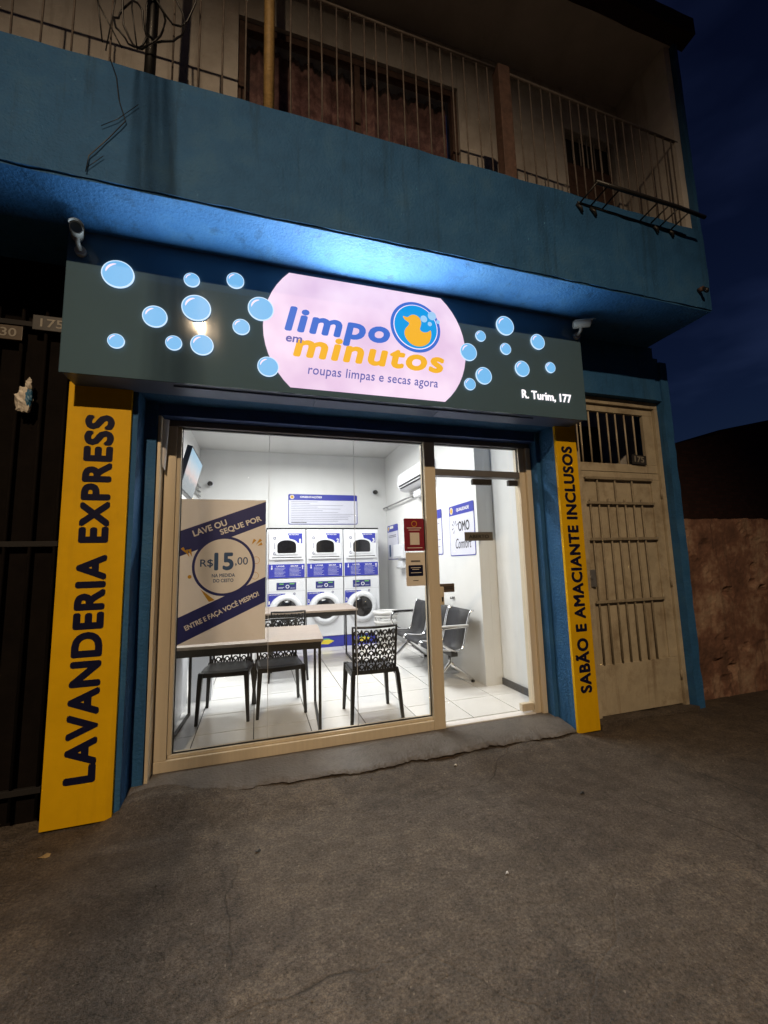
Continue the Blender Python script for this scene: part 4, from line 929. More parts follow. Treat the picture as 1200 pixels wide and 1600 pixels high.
# ---- stacked washer dryers (front at y=0 in local coordinates)
def machine(num, x):
    t = thing('stacked_washer_dryer', 'white washer with dryer on top numbered %d, %s of the three machines' % (num, ['leftmost', 'middle', 'rightmost'][num - 1]), 'washing machine', (0, 0, 0), group='stacked laundry machines')
    W2 = 0.322
    MB().bbox(-W2, W2, 0.0, 0.62, 1.20, 2.035, b=0.008).build('dryer_body', WPLAS, t)
    MB().bbox(-W2, W2, 0.0, 0.62, 0.19, 1.192, b=0.008).build('washer_body', WPLAS, t)
    kp = MB().bbox(-W2, W2, 0.01, 0.62, 0.0, 0.185, b=0.004).build('kick_plate', ROYAL, t)
    MB().plate([(-0.08, 0.06), (0.05, 0.05), (0.15, 0.10), (0.05, 0.13), (-0.06, 0.125)], (0, 0.0095, 0), FAC, 0.001).build('leaf_mark', mat('yellow_print', (0.75, 0.6, 0.05), 0.5), kp)
    MB().plate([(-0.06, 0.125), (0.05, 0.13), (0.15, 0.10), (0.06, 0.145), (-0.02, 0.15)], (0, 0.0095, 0), FAC, 0.0012).build('leaf_mark', mat('green_print', (0.12, 0.42, 0.25), 0.5), kp)
    dd = MB().bbox(-0.288, 0.278, -0.028, -0.001, 1.515, 1.985, b=0.008).build('dryer_door', WPLAS, t)
    # D shaped window
    def D(s, zc=1.735):
        w, h = 0.158 * s, 0.108 * s; pts = [(-w, zc - h + 0.02), (-w + 0.02, zc - h), (w - 0.02, zc - h), (w, zc - h + 0.02)]
        for i in range(13):
            a = PI * i / 12; pts.append((w * math.cos(a) * (1.0), zc + h * 0.1 + h * 0.95 * math.sin(a) ** 0.75))
        return pts
    MB().plate(D(1.22), (0, -0.0285, 0), FAC, 0.012).build('window_bezel', WPLAS, dd)
    MB().plate(D(1.0), (0, -0.041, 0), FAC, 0.002).build('window_glass', DGLASS, dd)
    MB().plate([(0.01, 1.965)] + [(0.262, 1.965), (0.262, 1.79)] + [(0.185 - 0.17 * math.sin(a) * 0.9, 1.80 + 0.14 * (1 - math.cos(a)) * 0.9) for a in [i * PI / 16 for i in range(9)]], (0, -0.0285, 0), FAC, 0.0012).build('corner_sticker', ROYAL, dd)
    text('lettering', str(num), WFILM, dd, (0.225, -0.030, 1.835), FAC, 0.028 if num == 1 else 0.045, 0.07, 0.03, 0, 0.001)
    text('lettering', 'SECADORA', WFILM, dd, (0.12, -0.030, 1.945), FAC, 0.17, 0.022, 0.02, 0, 0.001)
    q = MB()
    for zz in (1.885, 1.62): q.ring((-0.20, zz), 0.014, 0.026, (0, -0.0285, 0), FAC, 0.004, 18)
    q.plate([(-0.206, 1.70), (-0.194, 1.70), (-0.194, 1.80), (-0.206, 1.80)], (0, -0.0285, 0), FAC, 0.001)
    q.build('door_symbols', GREYT, dd)
    lines(dd, BLKT, [(-0.24, 0.25, 1.545)], (0, -0.0285, 0), FAC, 0.014)
    lines(t, GREYT, [(-0.20, 0.22, 1.487)], (0, -0.0005, 0), FAC, 0.010)
    pn = MB().plate(rrect(-0.312, 0.305, 1.205, 1.44, 0.006), (0, -0.0005, 0), FAC, 0.003).build('instruction_panel', ROYAL, t)
    OP = (0, -0.0038, 0)
    text('lettering', 'LAVAR', WFILM, pn, (-0.10, -0.0038, 1.405), FAC, 0.13, 0.026, 0.02, 0, 0.001); text('lettering', 'SECAR', WFILM, pn, (0.13, -0.0038, 1.405), FAC, 0.13, 0.026, 0.02, 0, 0.001)
    lines(pn, LAV, [(-0.20, -0.02 - 0.02 * (i % 3), 1.37 - i * 0.022) for i in range(7)] + [(0.05, 0.24 - 0.03 * (i % 2), 1.37 - i * 0.022) for i in range(7)], OP, FAC, 0.004)
    MB().plate([(-0.245, 1.35), (-0.225, 1.37), (-0.238, 1.37), (-0.238, 1.42), (-0.252, 1.42), (-0.252, 1.37), (-0.265, 1.37)], OP, FAC, 0.001).build('arrow', WFILM, pn)
    MB().plate([(0.27, 1.42), (0.29, 1.395), (0.277, 1.395), (0.277, 1.35), (0.263, 1.35), (0.263, 1.395), (0.25, 1.395)], OP, FAC, 0.001).build('arrow', WFILM, pn)
    cp = MB().plate(rrect(-0.166, 0.16, 1.005, 1.128, 0.006), (0, -0.0005, 0), FAC, 0.004).build('control_panel', NAVYP, t)
    MB().ring((0.015, 1.06), 0.02, 0.032, (0, -0.005, 0), FAC, 0.004, 20).build('dial', LAV, cp)
    MB().plate([(-0.12, 1.098), (-0.05, 1.098), (-0.05, 1.112), (-0.12, 1.112)], (0, -0.005, 0), FAC, 0.001).plate([(0.05, 1.098), (0.13, 1.098), (0.13, 1.112), (0.05, 1.112)], (0, -0.005, 0), FAC, 0.001).build('display', E_GREEN, cp)
    lines(cp, LAV, [(-0.14, -0.04, 1.045), (-0.14, -0.06, 1.03), (0.06, 0.14, 1.03)], (0, -0.005, 0), FAC, 0.006)
    MB().box(-W2 + 0.01, W2 - 0.01, -0.002, -0.0005, 0.978, 0.984).build('trim_line', GREYPL, t)
    cs = MB().plate([(-0.312, 0.95), (-0.02, 0.945), (-0.02, 0.93)] + [(-0.02 - 0.27 * math.sin(a), 0.66 + 0.27 * math.cos(a)) for a in [i * PI / 20 for i in range(9)]] + [(-0.312, 0.74)], (0, -0.0005, 0), FAC, 0.0015).build('corner_sticker', ROYAL, t)
    text('lettering', 'LAVADORA', WFILM, cs, (-0.19, -0.0022, 0.928), FAC, 0.19, 0.018, 0.02, 0, 0.001)
    text('lettering', str(num), WFILM, cs, (-0.285, -0.0022, 0.80), FAC, 0.022 if num == 1 else 0.032, 0.055, 0.03, 0, 0.001)
    MB().ring((0.13, 0.935), 0.008, 0.02, (0, -0.0005, 0), FAC, 0.002, 16).build('badge', GREYT, t)
    prof = [(0.265, -0.001), (0.265, -0.02), (0.25, -0.04), (0.215, -0.05), (0.185, -0.045), (0.175, -0.03)]
    wd = MB(); n = 44
    for r, y in prof:
        for k in range(n): wd.v.append(Vector((r * math.cos(2 * PI * k / n), y, 0.66 + r * math.sin(2 * PI * k / n))))
    for i in range(len(prof) - 1):
        for k in range(n): wd.f.append([i * n + k, i * n + (k + 1) % n, (i + 1) * n + (k + 1) % n, (i + 1) * n + k]); wd.sm.append(True)
    wdo = wd.build('washer_door', WPLAS, t)
    gl = MB(); pr = [(0.178, -0.028), (0.15, -0.05), (0.10, -0.062), (0.04, -0.067), (0.0005, -0.068)]
    for r, y in pr:
        for k in range(n): gl.v.append(Vector((r * math.cos(2 * PI * k / n), y, 0.66 + r * math.sin(2 * PI * k / n))))
    for i in range(len(pr) - 1):
        for k in range(n): gl.f.append([i * n + k, i * n + (k + 1) % n, (i + 1) * n + (k + 1) % n, (i + 1) * n + k]); gl.sm.append(True)
    gl.build('door_glass', DGLASS, wdo)
    t.location = (x, 7.305, FZ)
    return t
for k, x in enumerate((0.485, 1.145, 1.805)): machine(k + 1, x)
MB().box(0.15, 2.14, 7.33, 7.94, FZ + 2.04, FZ + 2.065).build('machine_top_panel', BLACKP)
tag(bpy.data.objects['machine_top_panel'], 'thin black panel lying on top of the three machines', 'panel')

# ---- posters inside
def wposter(nm, lab, O, UV, a0, a1, z0, z1, head, parts):
    U, V = UV; N = U.cross(V); O = Vector(O)
    loc = O + U * ((a0 + a1) / 2) + V * z0
    t = thing(nm, lab, 'poster', loc)
    MB().plate(rrect(a0, a1, z0, z1, 0.03), O + N * 0.001, UV, 0.003).build('border', ROYAL, t)
    MB().plate(rrect(a0 + 0.012, a1 - 0.012, z0 + 0.012, z1 - 0.012, 0.024), O + N * 0.0045, UV, 0.001).build('sheet', LAV, t)
    hz = z1 - head
    hd_ = MB().plate(rrect(a0 + 0.006, a1 - 0.006, hz, z1 - 0.006, 0.02), O + N * 0.006, UV, 0.001).build('header', ROYAL, t)
    MB().plate(circ(a0 + head * 0.62, z1 - head / 2, head * 0.36, 20), O + N * 0.0075, UV, 0.001).build('crest', BEIGEF, t)
    MB().plate(circ(a0 + head * 0.62, z1 - head / 2, head * 0.24, 20), O + N * 0.009, UV, 0.001).build('crest', GOLDF, t)
    parts(t, O + N * 0.0062, O + N * 0.0077, UV)
    return t
def p_or(t, O, OH, UV):
    U, V = UV
    text('lettering', 'ORIENTAÇÕES', WFILM, t, OH + U * 0.985 + V * 2.815, UV, 0.42, 0.052, 0.03, 0, 0.001)
    r2 = random.Random(3)
    lines(t, GREYT, [(0.61, 0.61 + L_, 2.72 - i * 0.034) for i, L_ in enumerate((0.5, 0.35, 1.0, 0.5, 0.95, 0.6, 0.9, 1.22, 1.15, 1.1, 1.1, 0.9))], O, UV, 0.007)
    lines(t, BLKT, [(0.61, 0.9, 2.315)], O, UV, 0.012)
wposter('wall_poster', 'wide white instruction poster with blue header above the machines', (0, 7.95, 0), FAC, 0.555, 1.90, 2.285, 2.868, 0.115, p_or)
# right wall: local coordinate is -y
def p_qu(t, O, OH, UV):
    U, V = UV
    text('lettering', 'QUALIDADE', WFILM, t, OH + U * -4.69 + V * 2.175, UV, 0.34, 0.05, 0.03, 0, 0.001)
    text('lettering', 'OMO', BLKT, t, O + U * -4.68 + V * 1.96, UV, 0.30, 0.13, 0.02, 0, 0.001)
    text('lettering', 'Comfort', BLKT, t, O + U * -4.71 + V * 1.74, UV, 0.42, 0.13, 0.0, 0.3, 0.001)
    for a in (0.5, 1.2, 1.9, 2.6, 3.4, 4.2): 
        c = (-4.92, 1.955); MB().plate([(c[0] + 0.03 * math.cos(a), c[1] + 0.03 * math.sin(a)), (c[0] + 0.09 * math.cos(a - .1), c[1] + 0.09 * math.sin(a - .1)), (c[0] + 0.09 * math.cos(a + .1), c[1] + 0.09 * math.sin(a + .1))], O, UV, 0.001).build('burst', BLKT, t)
wposter('wall_poster', 'white QUALIDADE poster with blue header seen through the glass door', (2.5, 0, 0), RW, -5.085, -4.405, 1.58, 2.245, 0.13, p_qu)
wposter('wall_poster', 'white poster with blue header half hidden behind the door mullion', (2.5, 0, 0), RW, -5.93, -5.32, 1.61, 2.26, 0.13, lambda t, O, OH, UV: lines(t, GREYT, [(-5.85, -5.40, 2.05), (-5.85, -5.45, 1.90), (-5.85, -5.38, 1.82), (-5.85, -5.40, 1.72)], O, UV, 0.01))
def p_px(t, O, OH, UV):
    lines(t, WFILM, [(-7.72, -7.50, 2.17)], OH, UV, 0.05); lines(t, GREYT, [(-7.8, -7.35, 2.03), (-7.8, -7.35, 2.0)], O, UV, 0.014)
    MB().plate(rrect(-7.78, -7.68, 1.63, 1.86, 0.01), O, UV, 0.001).build('bottle_print', TEALT, t)
wposter('wall_poster', 'narrow white poster with blue header behind the white dispenser', (2.5, 0, 0), RW, -7.88, -7.24, 1.575, 2.24, 0.13, p_px)
# dispensers
dp = thing('soap_dispenser', 'white box dispenser on the right wall beside the narrow poster', 'dispenser', (2.44, 6.95, 1.58))
MB().bbox(2.38, 2.499, 6.72, 7.2, 1.585, 1.835, b=0.012).build('case', WPLAS, dp); MB().bbox(2.375, 2.3795, 6.76, 7.16, 1.60, 1.63, b=0.001).build('slot', GREYPL, dp)
hk = thing('paper_holder', 'small white wall holder below the dispenser', 'holder', (2.44, 6.95, 1.40))
MB().bbox(2.41, 2.499, 6.83, 7.08, 1.42, 1.55, b=0.012).build('case', WPLAS, hk); MB().tube([(2.40, 6.85, 1.43), (2.40, 7.05, 1.43)], 0.02, 10).build('roller', GREYPL, hk)
sw = thing('wall_hook', 'tiny dark metal hook on the right wall above the bench', 'hook', (2.49, 5.06, 1.02))
MB().bbox(2.485, 2.499, 5.03, 5.10, 1.02, 1.05, b=0.003).build('plate', GALV, sw); MB().tube([(2.486, 5.06, 1.03), (2.45, 5.06, 1.025), (2.45, 5.06, 1.05)], 0.006, 6).build('prong', BRONZE, sw)
# air conditioner
ac = thing('air_conditioner', 'white split air conditioner high on the right wall', 'air conditioner', (2.4, 6.0, 2.70))
q = MB(); prof = [(2.499, 3.02), (2.33, 3.02), (2.285, 2.98), (2.275, 2.80), (2.31, 2.73), (2.40, 2.70), (2.499, 2.70)]
for y in (5.45, 6.55): q.v += [Vector((a, y, b)) for a, b in prof]
m_ = len(prof)
for i in range(m_): q.f.append([i, (i + 1) % m_, m_ + (i + 1) % m_, m_ + i]); q.sm.append(False)
q.f += [list(range(m_))[::-1], list(range(m_, 2 * m_))]; q.sm += [False, False]
q.build('case', WPLAS, ac)
MB().add([(2.2725, 5.52, 2.795), (2.2725, 6.48, 2.795), (2.304, 6.48, 2.735), (2.304, 5.52, 2.735)], [(0, 1, 2, 3)]).build('air_slot', BLKT, ac, recalc=False)
MB().bbox(2.262, 2.284, 5.52, 6.48, 2.748, 2.758, b=0.002).build('louvre', WPLAS, ac)
rd = thing('wall_rail', 'thin dark rail running along the right wall under the air conditioner', 'rail', (2.45, 7.0, 2.6))
MB().tube([(2.44, 6.2, 2.60), (2.44, 7.93, 2.605)], 0.014, 8).build('rod', GALV, rd)
for y in (6.4, 7.8): MB().tube([(2.44, y, 2.60), (2.498, y, 2.60)], 0.01, 8).build('bracket', GALV, rd)
jb = thing('junction_box', 'small white junction box under the air conditioner', 'junction box', (2.45, 6.0, 2.57))
MB().bbox(2.40, 2.499, 5.85, 6.15, 2.55, 2.65, b=0.012).build('case', WPLAS, jb); MB().tube([(2.47, 5.72, 2.60), (2.47, 5.85, 2.60)], 0.02, 8).build('conduit', WPLAS, jb)
for nm, lab, x, y, z, ax in (('dome_camera', 'small black indoor camera high on the back wall at the left', -0.82, 7.90, 3.02, -1), ('dome_camera', 'small black indoor camera high on the back wall at the right', 2.26, 7.90, 2.94, 1)):
    t = thing(nm, lab, 'security camera', (x, 7.949, z))
    MB().tube([(x, 7.949, z), (x, 7.93, z)], 0.06, 16).build('base', WPLAS, t); MB().tube([(x, 7.93, z), (x, 7.86, z - 0.01), (x + 0.02, 7.83, z - 0.02)], [0.04, 0.045, 0.03], 12).build('lens', BLACKP, t)
# television
tv = thing('television', 'tilted flat television on the left wall showing a bright sky picture', 'television', (-0.80, 4.87, 2.30))
ct = Vector((-0.69, 4.87, 2.53)); ang = math.radians(14)
Ud = Vector((0, 1, 0)); Vd = Vector((math.sin(ang), 0, math.cos(ang)))
tvm = bpy.data.materials.new('television_picture'); tvm.use_nodes = True
nt = tvm.node_tree; pb = nt.nodes['Principled BSDF']; tcn = nt.nodes.new('ShaderNodeTexCoord'); sp = nt.nodes.new('ShaderNodeSeparateXYZ'); cr = nt.nodes.new('ShaderNodeValToRGB')
nzt = nt.nodes.new('ShaderNodeTexNoise'); nzt.inputs['Scale'].default_value = 6; adn = nt.nodes.new('ShaderNodeMath'); adn.operation = 'MULTIPLY_ADD'; adn.inputs[1].default_value = 0.25
nt.links.new(tcn.outputs['Generated'], sp.inputs[0]); nt.links.new(tcn.outputs['Generated'], nzt.inputs['Vector']); nt.links.new(nzt.outputs['Fac'], adn.inputs[0]); nt.links.new(sp.outputs['Z'], adn.inputs[2])
nt.links.new(adn.outputs[0], cr.inputs[0])
els = cr.color_ramp.elements; els[0].position = 0.15; els[0].color = (0.10, 0.13, 0.16, 1); els[1].position = 1.0; els[1].color = (0.25, 0.48, 0.68, 1)
for p_, c_ in ((0.42, (0.16, 0.2, 0.25, 1)), (0.55, (0.62, 0.44, 0.42, 1)), (0.78, (0.50, 0.55, 0.62, 1))): e_ = els.new(p_); e_.color = c_
nt.links.new(cr.outputs[0], pb.inputs['Emission Color']); pb.inputs['Emission Strength'].default_value = 0.8; pb.inputs['Base Color'].default_value = (0.02, 0.02, 0.02, 1); pb.inputs['Roughness'].default_value = 0.2
MB().plate([(-0.41, -0.225), (0.41, -0.225), (0.41, 0.225), (-0.41, 0.225)], ct - Ud.cross(Vd) * 0.05, (Ud, Vd), 0.05).build('case', BLACKP, tv)
MB().plate([(-0.395, -0.205), (0.395, -0.205), (0.395, 0.21), (-0.395, 0.21)], ct + Ud.cross(Vd) * 0.0005, (Ud, Vd), 0.001).build('screen', tvm, tv)
MB().tube([ct - Ud.cross(Vd) * 0.05, (-0.93, 4.87, 2.50), (-1.009, 4.87, 2.50)], 0.02, 8).build('wall_arm', STEELB, tv)
for k, z in enumerate((2.78, 2.86, 2.94)):
    t = MB().tube([(-0.985, 6.3, z - 0.06), (-0.985, 7.9, z)], 0.014, 8).build('wall_pipe', GALV); tag(t, ['lowest of three grey pipes on the left wall behind the television', 'middle of three grey pipes on the left wall behind the television', 'topmost of three grey pipes on the left wall behind the television'][k], 'pipe', 'pipes on the left wall')

# ---- tables
def table(lab, cx, cy_, rz, w, d, zt=0.785):
    t = thing('table', lab, 'table', (0, 0, 0), group='tables in the shop')
    MB().bbox(-w / 2, w / 2, -d / 2, d / 2, zt - 0.025, zt, b=0.003).build('tabletop', WOODT, t)
    ap = MB(); r = 0.028
    ap.box(-w / 2 + 0.02, w / 2 - 0.02, -d / 2 + 0.015, -d / 2 + 0.05, zt - 0.085, zt - 0.0255).box(-w / 2 + 0.02, w / 2 - 0.02, d / 2 - 0.05, d / 2 - 0.015, zt - 0.085, zt - 0.0255)
    ap.build('apron', STEELB, t)
    for s in (-1, 1):
        x = s * (w / 2 - 0.03)
        for sy in (-1, 1): MB().bbox(x - 0.012, x + 0.012, sy * (d / 2 - 0.033) - 0.012, sy * (d / 2 - 0.033) + 0.012, 0.0, zt - 0.0255, b=0.002).build('leg', STEELB, t)
        MB().box(x - 0.012, x + 0.012, -d / 2 + 0.046, d / 2 - 0.046, 0.001, 0.022).build('foot_bar', STEELB, t)
        MB().box(x - 0.012, x + 0.012, -d / 2 + 0.051, d / 2 - 0.051, zt - 0.06, zt - 0.026).build('side_apron', STEELB, t)
    t.location = (cx, cy_, FZ); t.rotation_euler.z = rz
    return t
table('taupe topped steel frame table just behind the shop window', -0.045, 4.15, math.radians(-4.5), 1.27, 0.87)
table('taupe topped steel frame table in front of the washing machines', 0.64, 6.30, math.radians(-2), 1.5, 0.88)

# ---- openwork chairs
def chair():
    t = thing('openwork_chair', 'chair', 'chair', (0, 0, 0), group='black openwork chairs')
    # local: seat opens toward -y, backrest at +y
    def back(u, v):   # u -1..1, v 0..1
        z = 0.42 + 0.42 * v; y = 0.205 + 0.075 * v - 0.055 * (u * u) * (0.5 + 0.5 * v) ; x = u * (0.195 + 0.012 * v)
        return Vector((x, y, z))
    fm_ = MB(); pts = [back(-1, i / 8) for i in range(9)] + [back(-1 + 2 * i / 10, 1) for i in range(1, 11)] + [back(1, 1 - i / 8) for i in range(1, 9)]
    fm_.tube(pts, 0.0115, 6); fm_.tube([back(-1 + 2 * i / 10, 0.02) for i in range(11)], 0.012, 6)
    fm_.build('back_frame', BLACKP, t)
    lat = MB()
    r0 = 0.26
    for row in range(7):
        v0 = row * 0.145 - 0.06
        for c in range(-4, 5):
            u0 = c * 0.42 + (0.21 if row % 2 else 0)
            for rr in (1.0, 0.52):
                seg = []
                for i in range(11):
                    a = PI * i / 10; u = u0 + 0.26 * rr * math.cos(a); v = v0 + 0.225 * rr * math.sin(a)
                    if -0.99 <= u <= 0.99 and 0.0 <= v <= 0.985: seg.append(back(u, v))
                    else:
                        if len(seg) > 1: lat.tube(seg, 0.0075, 4, caps=False)
                        seg = []
                if len(seg) > 1: lat.tube(seg, 0.0075, 4, caps=False)
    lat.build('openwork', BLACKP, t)
    se = MB(); n = 12
    for zoff in (0, -0.035):
        for j in range(n + 1):
            for i in range(n + 1):
                u = -1 + 2 * i / n; v = -1 + 2 * j / n
                x = u * (0.215 - 0.012 * (v + 1) / 2) * math.sqrt(max(0.0, 1 - 0.10 * v * v)); y = v * 0.22 * math.sqrt(max(0, 1 - 0.08 * u * u))
                se.v.append(Vector((x, y, 0.455 - 0.014 * (1 - u * u) * (1 - v * v) - (0.012 if v < -0.8 else 0) + zoff)))
    N1 = (n + 1) ** 2
    for j in range(n):
        for i in range(n):
            a = j * (n + 1) + i; se.f += [[a, a + 1, a + n + 2, a + n + 1], [N1 + a, N1 + a + n + 1, N1 + a + n + 2, N1 + a + 1]]; se.sm += [True, True]
    for i in range(n):
        for a, b in ((i, i + 1), (n * (n + 1) + i + 1, n * (n + 1) + i)): se.f.append([a, N1 + a, N1 + b, b]); se.sm.append(False)
        for a, b in (((i + 1) * (n + 1), i * (n + 1)), (i * (n + 1) + n, (i + 1) * (n + 1) + n)): se.f.append([a, N1 + a, N1 + b, b]); se.sm.append(False)
    se.build('seat', BLACKP, t)
    for sx in (-1, 1):
        MB().loft([(sx * 0.225, -0.225, 0, 0.013, 0.013), (sx * 0.205, -0.205, 0.38, 0.021, 0.021), (sx * 0.20, -0.195, 0.45, 0.022, 0.022)]).build('leg', BLACKP, t)
        MB().loft([(sx * 0.235, 0.265, 0, 0.013, 0.013), (sx * 0.208, 0.21, 0.40, 0.019, 0.022), (sx * 0.200, 0.20, 0.46, 0.015, 0.02)]).build('leg', BLACKP, t)
        MB().box(sx * 0.205 - 0.012, sx * 0.205 + 0.012, -0.185, 0.19, 0.395, 0.44).build('side_rail', BLACKP, t)
    return t
ch0 = chair()
spots = [((-0.265, 4.47), math.radians(-6), 'black openwork chair on the left, tucked under the front table'),
         ((0.225, 4.47), math.radians(4), 'black openwork chair on the right, tucked under the front table'),
         ((1.05, 3.985), math.radians(178), 'black openwork chair standing alone with its back to the window'),
         ((0.40, 5.68), math.radians(176), 'black openwork chair pushed under the rear table')]
for k, ((x, y), rz, lab) in enumerate(spots):
    c = ch0 if k == 0 else copy_tree(ch0)
    c.location = (x, y, FZ); c.rotation_euler.z = rz; c['label'] = lab

# ---- three seat bench along the right wall
be = thing('waiting_bench', 'three seat waiting bench of black perforated steel with chrome frames', 'bench', (2.2, 5.2, FZ))
prof = [(1.955, 0.40), (1.965, 0.43), (2.00, 0.445), (2.10, 0.43), (2.20, 0.42), (2.255, 0.435), (2.285, 0.49), (2.31, 0.60), (2.345, 0.74), (2.375, 0.83), (2.40, 0.86), (2.425, 0.855)]
BZ = FZ - 0.02
def shell(y0, y1):
    q = MB(); n = len(prof)
    for y in (y0, y1):
        for a, b in prof: q.v.append(Vector((a, y, b + BZ)))
        for a, b in prof: q.v.append(Vector((a + 0.008, y, b + BZ - 0.008)))
    for i in range(n - 1):
        q.f += [[i, i + 1, 2 * n + i + 1, 2 * n + i], [n + i, 3 * n + i, 3 * n + i + 1, n + i + 1], [i, n + i, n + i + 1, i + 1], [2 * n + i, 2 * n + i + 1, 3 * n + i + 1, 3 * n + i]]; q.sm += [True, True, False, False]
    return q
ys0 = 4.40
for k in range(3):
    a = ys0 + k * 0.58
    s_ = shell(a + 0.03, a + 0.55).build('seat_shell', PERF, be)
    for y in (a + 0.018, a + 0.562): MB().tube([(p, y, z + BZ) for p, z in prof], 0.013, 8).build('side_frame', CHROME, s_)
MB().bbox(2.12, 2.20, ys0 + 0.02, ys0 + 1.72, FZ + 0.335, FZ + 0.385, b=0.006).build('beam', STEELB, be)
for y in (ys0 - 0.01, ys0 + 1.75):
    ar = [(2.33, y, 0.66 + FZ), (2.20, y, 0.665 + FZ), (2.03, y, 0.66 + FZ), (1.975, y, 0.63 + FZ), (1.965, y, 0.56 + FZ), (1.99, y, 0.49 + FZ), (2.08, y, 0.43 + FZ), (2.16, y, 0.40 + FZ)]
    MB().tube(ar, 0.015, 8).build('armrest', CHROME, be)
    MB().bbox(1.99, 2.33, y - 0.025, y + 0.025, 0.672 + FZ, 0.69 + FZ, b=0.006).build('arm_pad', GREYPL if y < 5 else BLACKP, be)
for y in (ys0 + 0.14, ys0 + 1.58):
    lg_ = MB(); lg_.tube([(2.16, y, FZ + 0.345), (2.16, y, FZ + 0.25), (2.08, y, FZ + 0.17), (1.95, y, FZ + 0.05), (1.925, y, FZ + 0.02)], [0.03, 0.026, 0.022, 0.018, 0.018], 8)
    lg_.tube([(2.16, y, FZ + 0.25), (2.24, y, FZ + 0.18), (2.40, y, FZ + 0.06), (2.44, y, FZ + 0.02)], [0.026, 0.022, 0.018, 0.018], 8)
    l_ = lg_.build('leg', CHROME, be)
    for x in (1.925, 2.44): MB().tube([(x, y, FZ + 0.002), (x, y, FZ + 0.022)], 0.022, 10).build('foot', BLACKP, l_)

# ---- basket, low cabinet, bin
bk = thing('laundry_basket', 'white slatted plastic laundry basket by the washing machines', 'basket', (2.12, 6.92, FZ))
def ringpts(r, z, n=24): return [Vector((2.12 + r * 1.0 * math.cos(2 * PI * i / n), 6.92 + r * 0.8 * math.sin(2 * PI * i / n), z)) for i in range(n)]
BW = mat('white_basket_plastic', (0.74, 0.73, 0.71), 0.45, 0.03, 8)
for z, r in ((0.02, 0.155), (0.12, 0.162), (0.22, 0.17), (0.32, 0.178), (0.42, 0.186), (0.52, 0.194)): MB().tube(ringpts(r, FZ + z), 0.024, 6, closed=True).build('band', BW, bk)
MB().tube(ringpts(0.205, FZ + 0.58), 0.03, 8, closed=True).build('rim', BW, bk)
for i in range(12):
    a = 2 * PI * i / 12; MB().tube([(2.12 + 0.15 * math.cos(a), 6.92 + 0.12 * math.sin(a), FZ + 0.02), (2.12 + 0.2 * math.cos(a), 6.92 + 0.16 * math.sin(a), FZ + 0.57)], 0.012, 6).build('rib', BW, bk)
MB().plate(circ(2.12, 6.92, 0.15, 24, 1, 0.8), (0, 0, FZ + 0.003), (Vector((1, 0, 0)), Vector((0, 1, 0))), 0.01).build('base', BW, bk)
cb = thing('low_cabinet', 'white low cabinet against the left wall under the front table', 'cabinet', (-0.83, 4.45, FZ))
MB().bbox(-1.0, -0.69, 3.95, 4.95, FZ + 0.001, 0.72, b=0.006).build('carcass', WPLAS, cb); MB().bbox(-1.005, -0.685, 3.94, 4.96, 0.721, 0.745, b=0.004).build('top', WPLAS, cb)
bn = thing('waste_bin', 'white square waste bin beside the low cabinet', 'bin', (-0.57, 5.12, FZ))
MB().loft([(-0.57, 5.12, FZ, 0.11, 0.11), (-0.57, 5.12, FZ + 0.52, 0.13, 0.13)]).build('body', WPLAS, bn); MB().bbox(-0.705, -0.435, 4.985, 5.255, FZ + 0.521, FZ + 0.56, b=0.01).build('lid', GREYPL, bn)

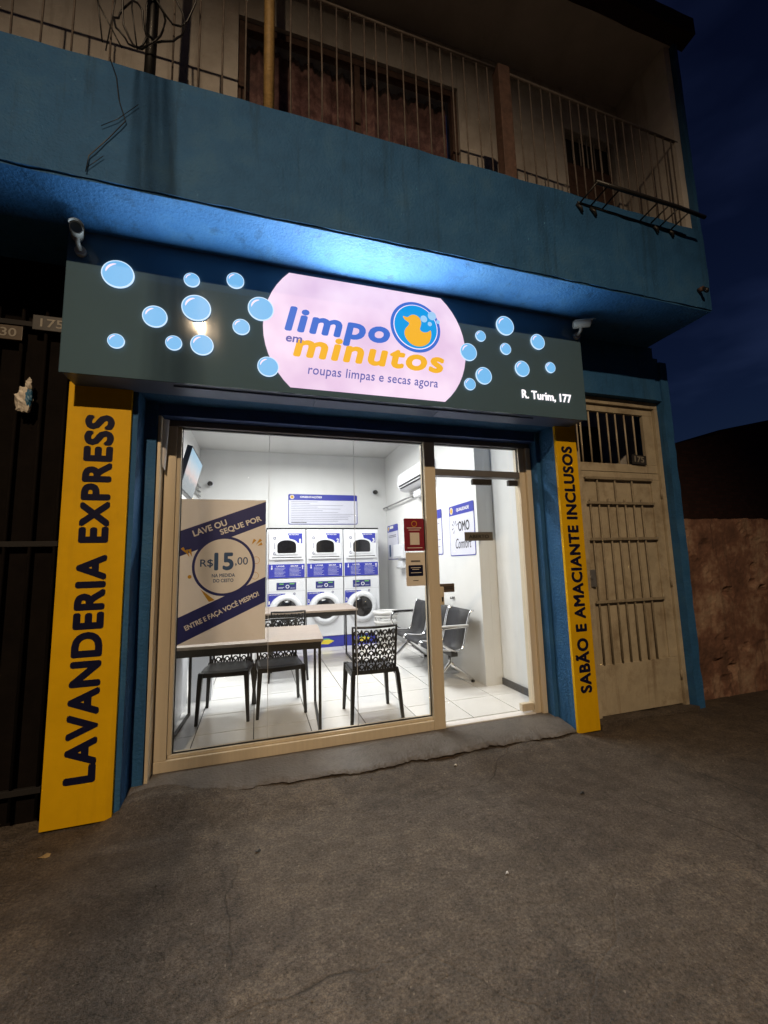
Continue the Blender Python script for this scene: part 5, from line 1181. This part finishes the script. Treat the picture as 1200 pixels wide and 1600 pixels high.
# ================================================================== litter on the pavement
def leaf(nm, lab, x, y, r, a, m, cat):
    q = MB(); n = 9; z = gh(x, y) + 0.006
    for i in range(n):
        th = 2 * PI * i / n; rr = r * (0.55 + 0.45 * abs(math.cos(th))) * (1 + 0.3 * noise.noise(Vector((i * 1.7, x * 9, y))))
        q.v.append(Vector((x + rr * math.cos(th + a), y + rr * 0.6 * math.sin(th + a), z + 0.006 * math.sin(th * 2 + a))))
    q.v.append(Vector((x, y, z + 0.004))); q.v.append(Vector((x, y, z - 0.003)))
    for i in range(n): q.f += [[i, (i + 1) % n, n], [(i + 1) % n, i, n + 1]]; q.sm += [False, False]
    tag(q.build(nm, m), lab, cat)
leaf('dry_leaf', 'crumpled dry leaf on the pavement below the left yellow board', -1.08, 2.86, 0.035, 0.5, LEAFM, 'leaf')
leaf('paper_scrap', 'small white paper scrap on the pavement in front of the window', 1.18, 1.95, 0.012, 1.0, WFILM, 'litter')
leaf('cigarette_stub', 'small dark stub lying on the pavement near the doorstep', 0.02, 2.52, 0.016, 0.3, BLKT, 'litter')
leaf('dry_leaf', 'dark curled leaf on the pavement right of the doorway', 2.02, 2.38, 0.022, 0.2, BLKT, 'leaf')
leaf('paper_scrap', 'pale scrap lying against the broken doorstep edge', 1.42, 2.98, 0.016, 0.9, BEIGEF, 'litter')

gs = MB(); r5 = random.Random(11)
for i in range(2600):
    if i < 900: x = r5.uniform(-0.7, 3.0); y = 3.06 - abs(r5.gauss(0, 0.10))
    else: x = r5.uniform(-1.9, 4.4); y = r5.uniform(0.5, 3.05)
    r = r5.uniform(0.0012, 0.0035) if r5.random() < 0.93 else r5.uniform(0.004, 0.008)
    z = gh(x, y) + r * 0.4; a = r5.uniform(0, PI)
    c_, s_ = math.cos(a), math.sin(a)
    P = [(r, 0, 0), (-0.5 * r, 0.8 * r, 0), (-0.6 * r, -0.75 * r, 0), (0.1 * r, 0.1 * r, 0.9 * r), (0, 0, -0.6 * r)]
    o = len(gs.v); gs.v += [Vector((x + p[0] * c_ - p[1] * s_, y + p[0] * s_ + p[1] * c_, z + p[2])) for p in P]
    gs.f += [[o, o + 1, o + 3], [o + 1, o + 2, o + 3], [o + 2, o, o + 3], [o + 1, o, o + 4], [o + 2, o + 1, o + 4], [o, o + 2, o + 4]]; gs.sm += [False] * 6
GRITM = mat('loose_grit', (0.15, 0.125, 0.10), 0.9, 0.6, 3.0)
tag(gs.build('loose_grit', GRITM, kind='stuff', origin=(0, 0, 0)), 'loose grit and crumbs scattered over the pavement', 'grit')
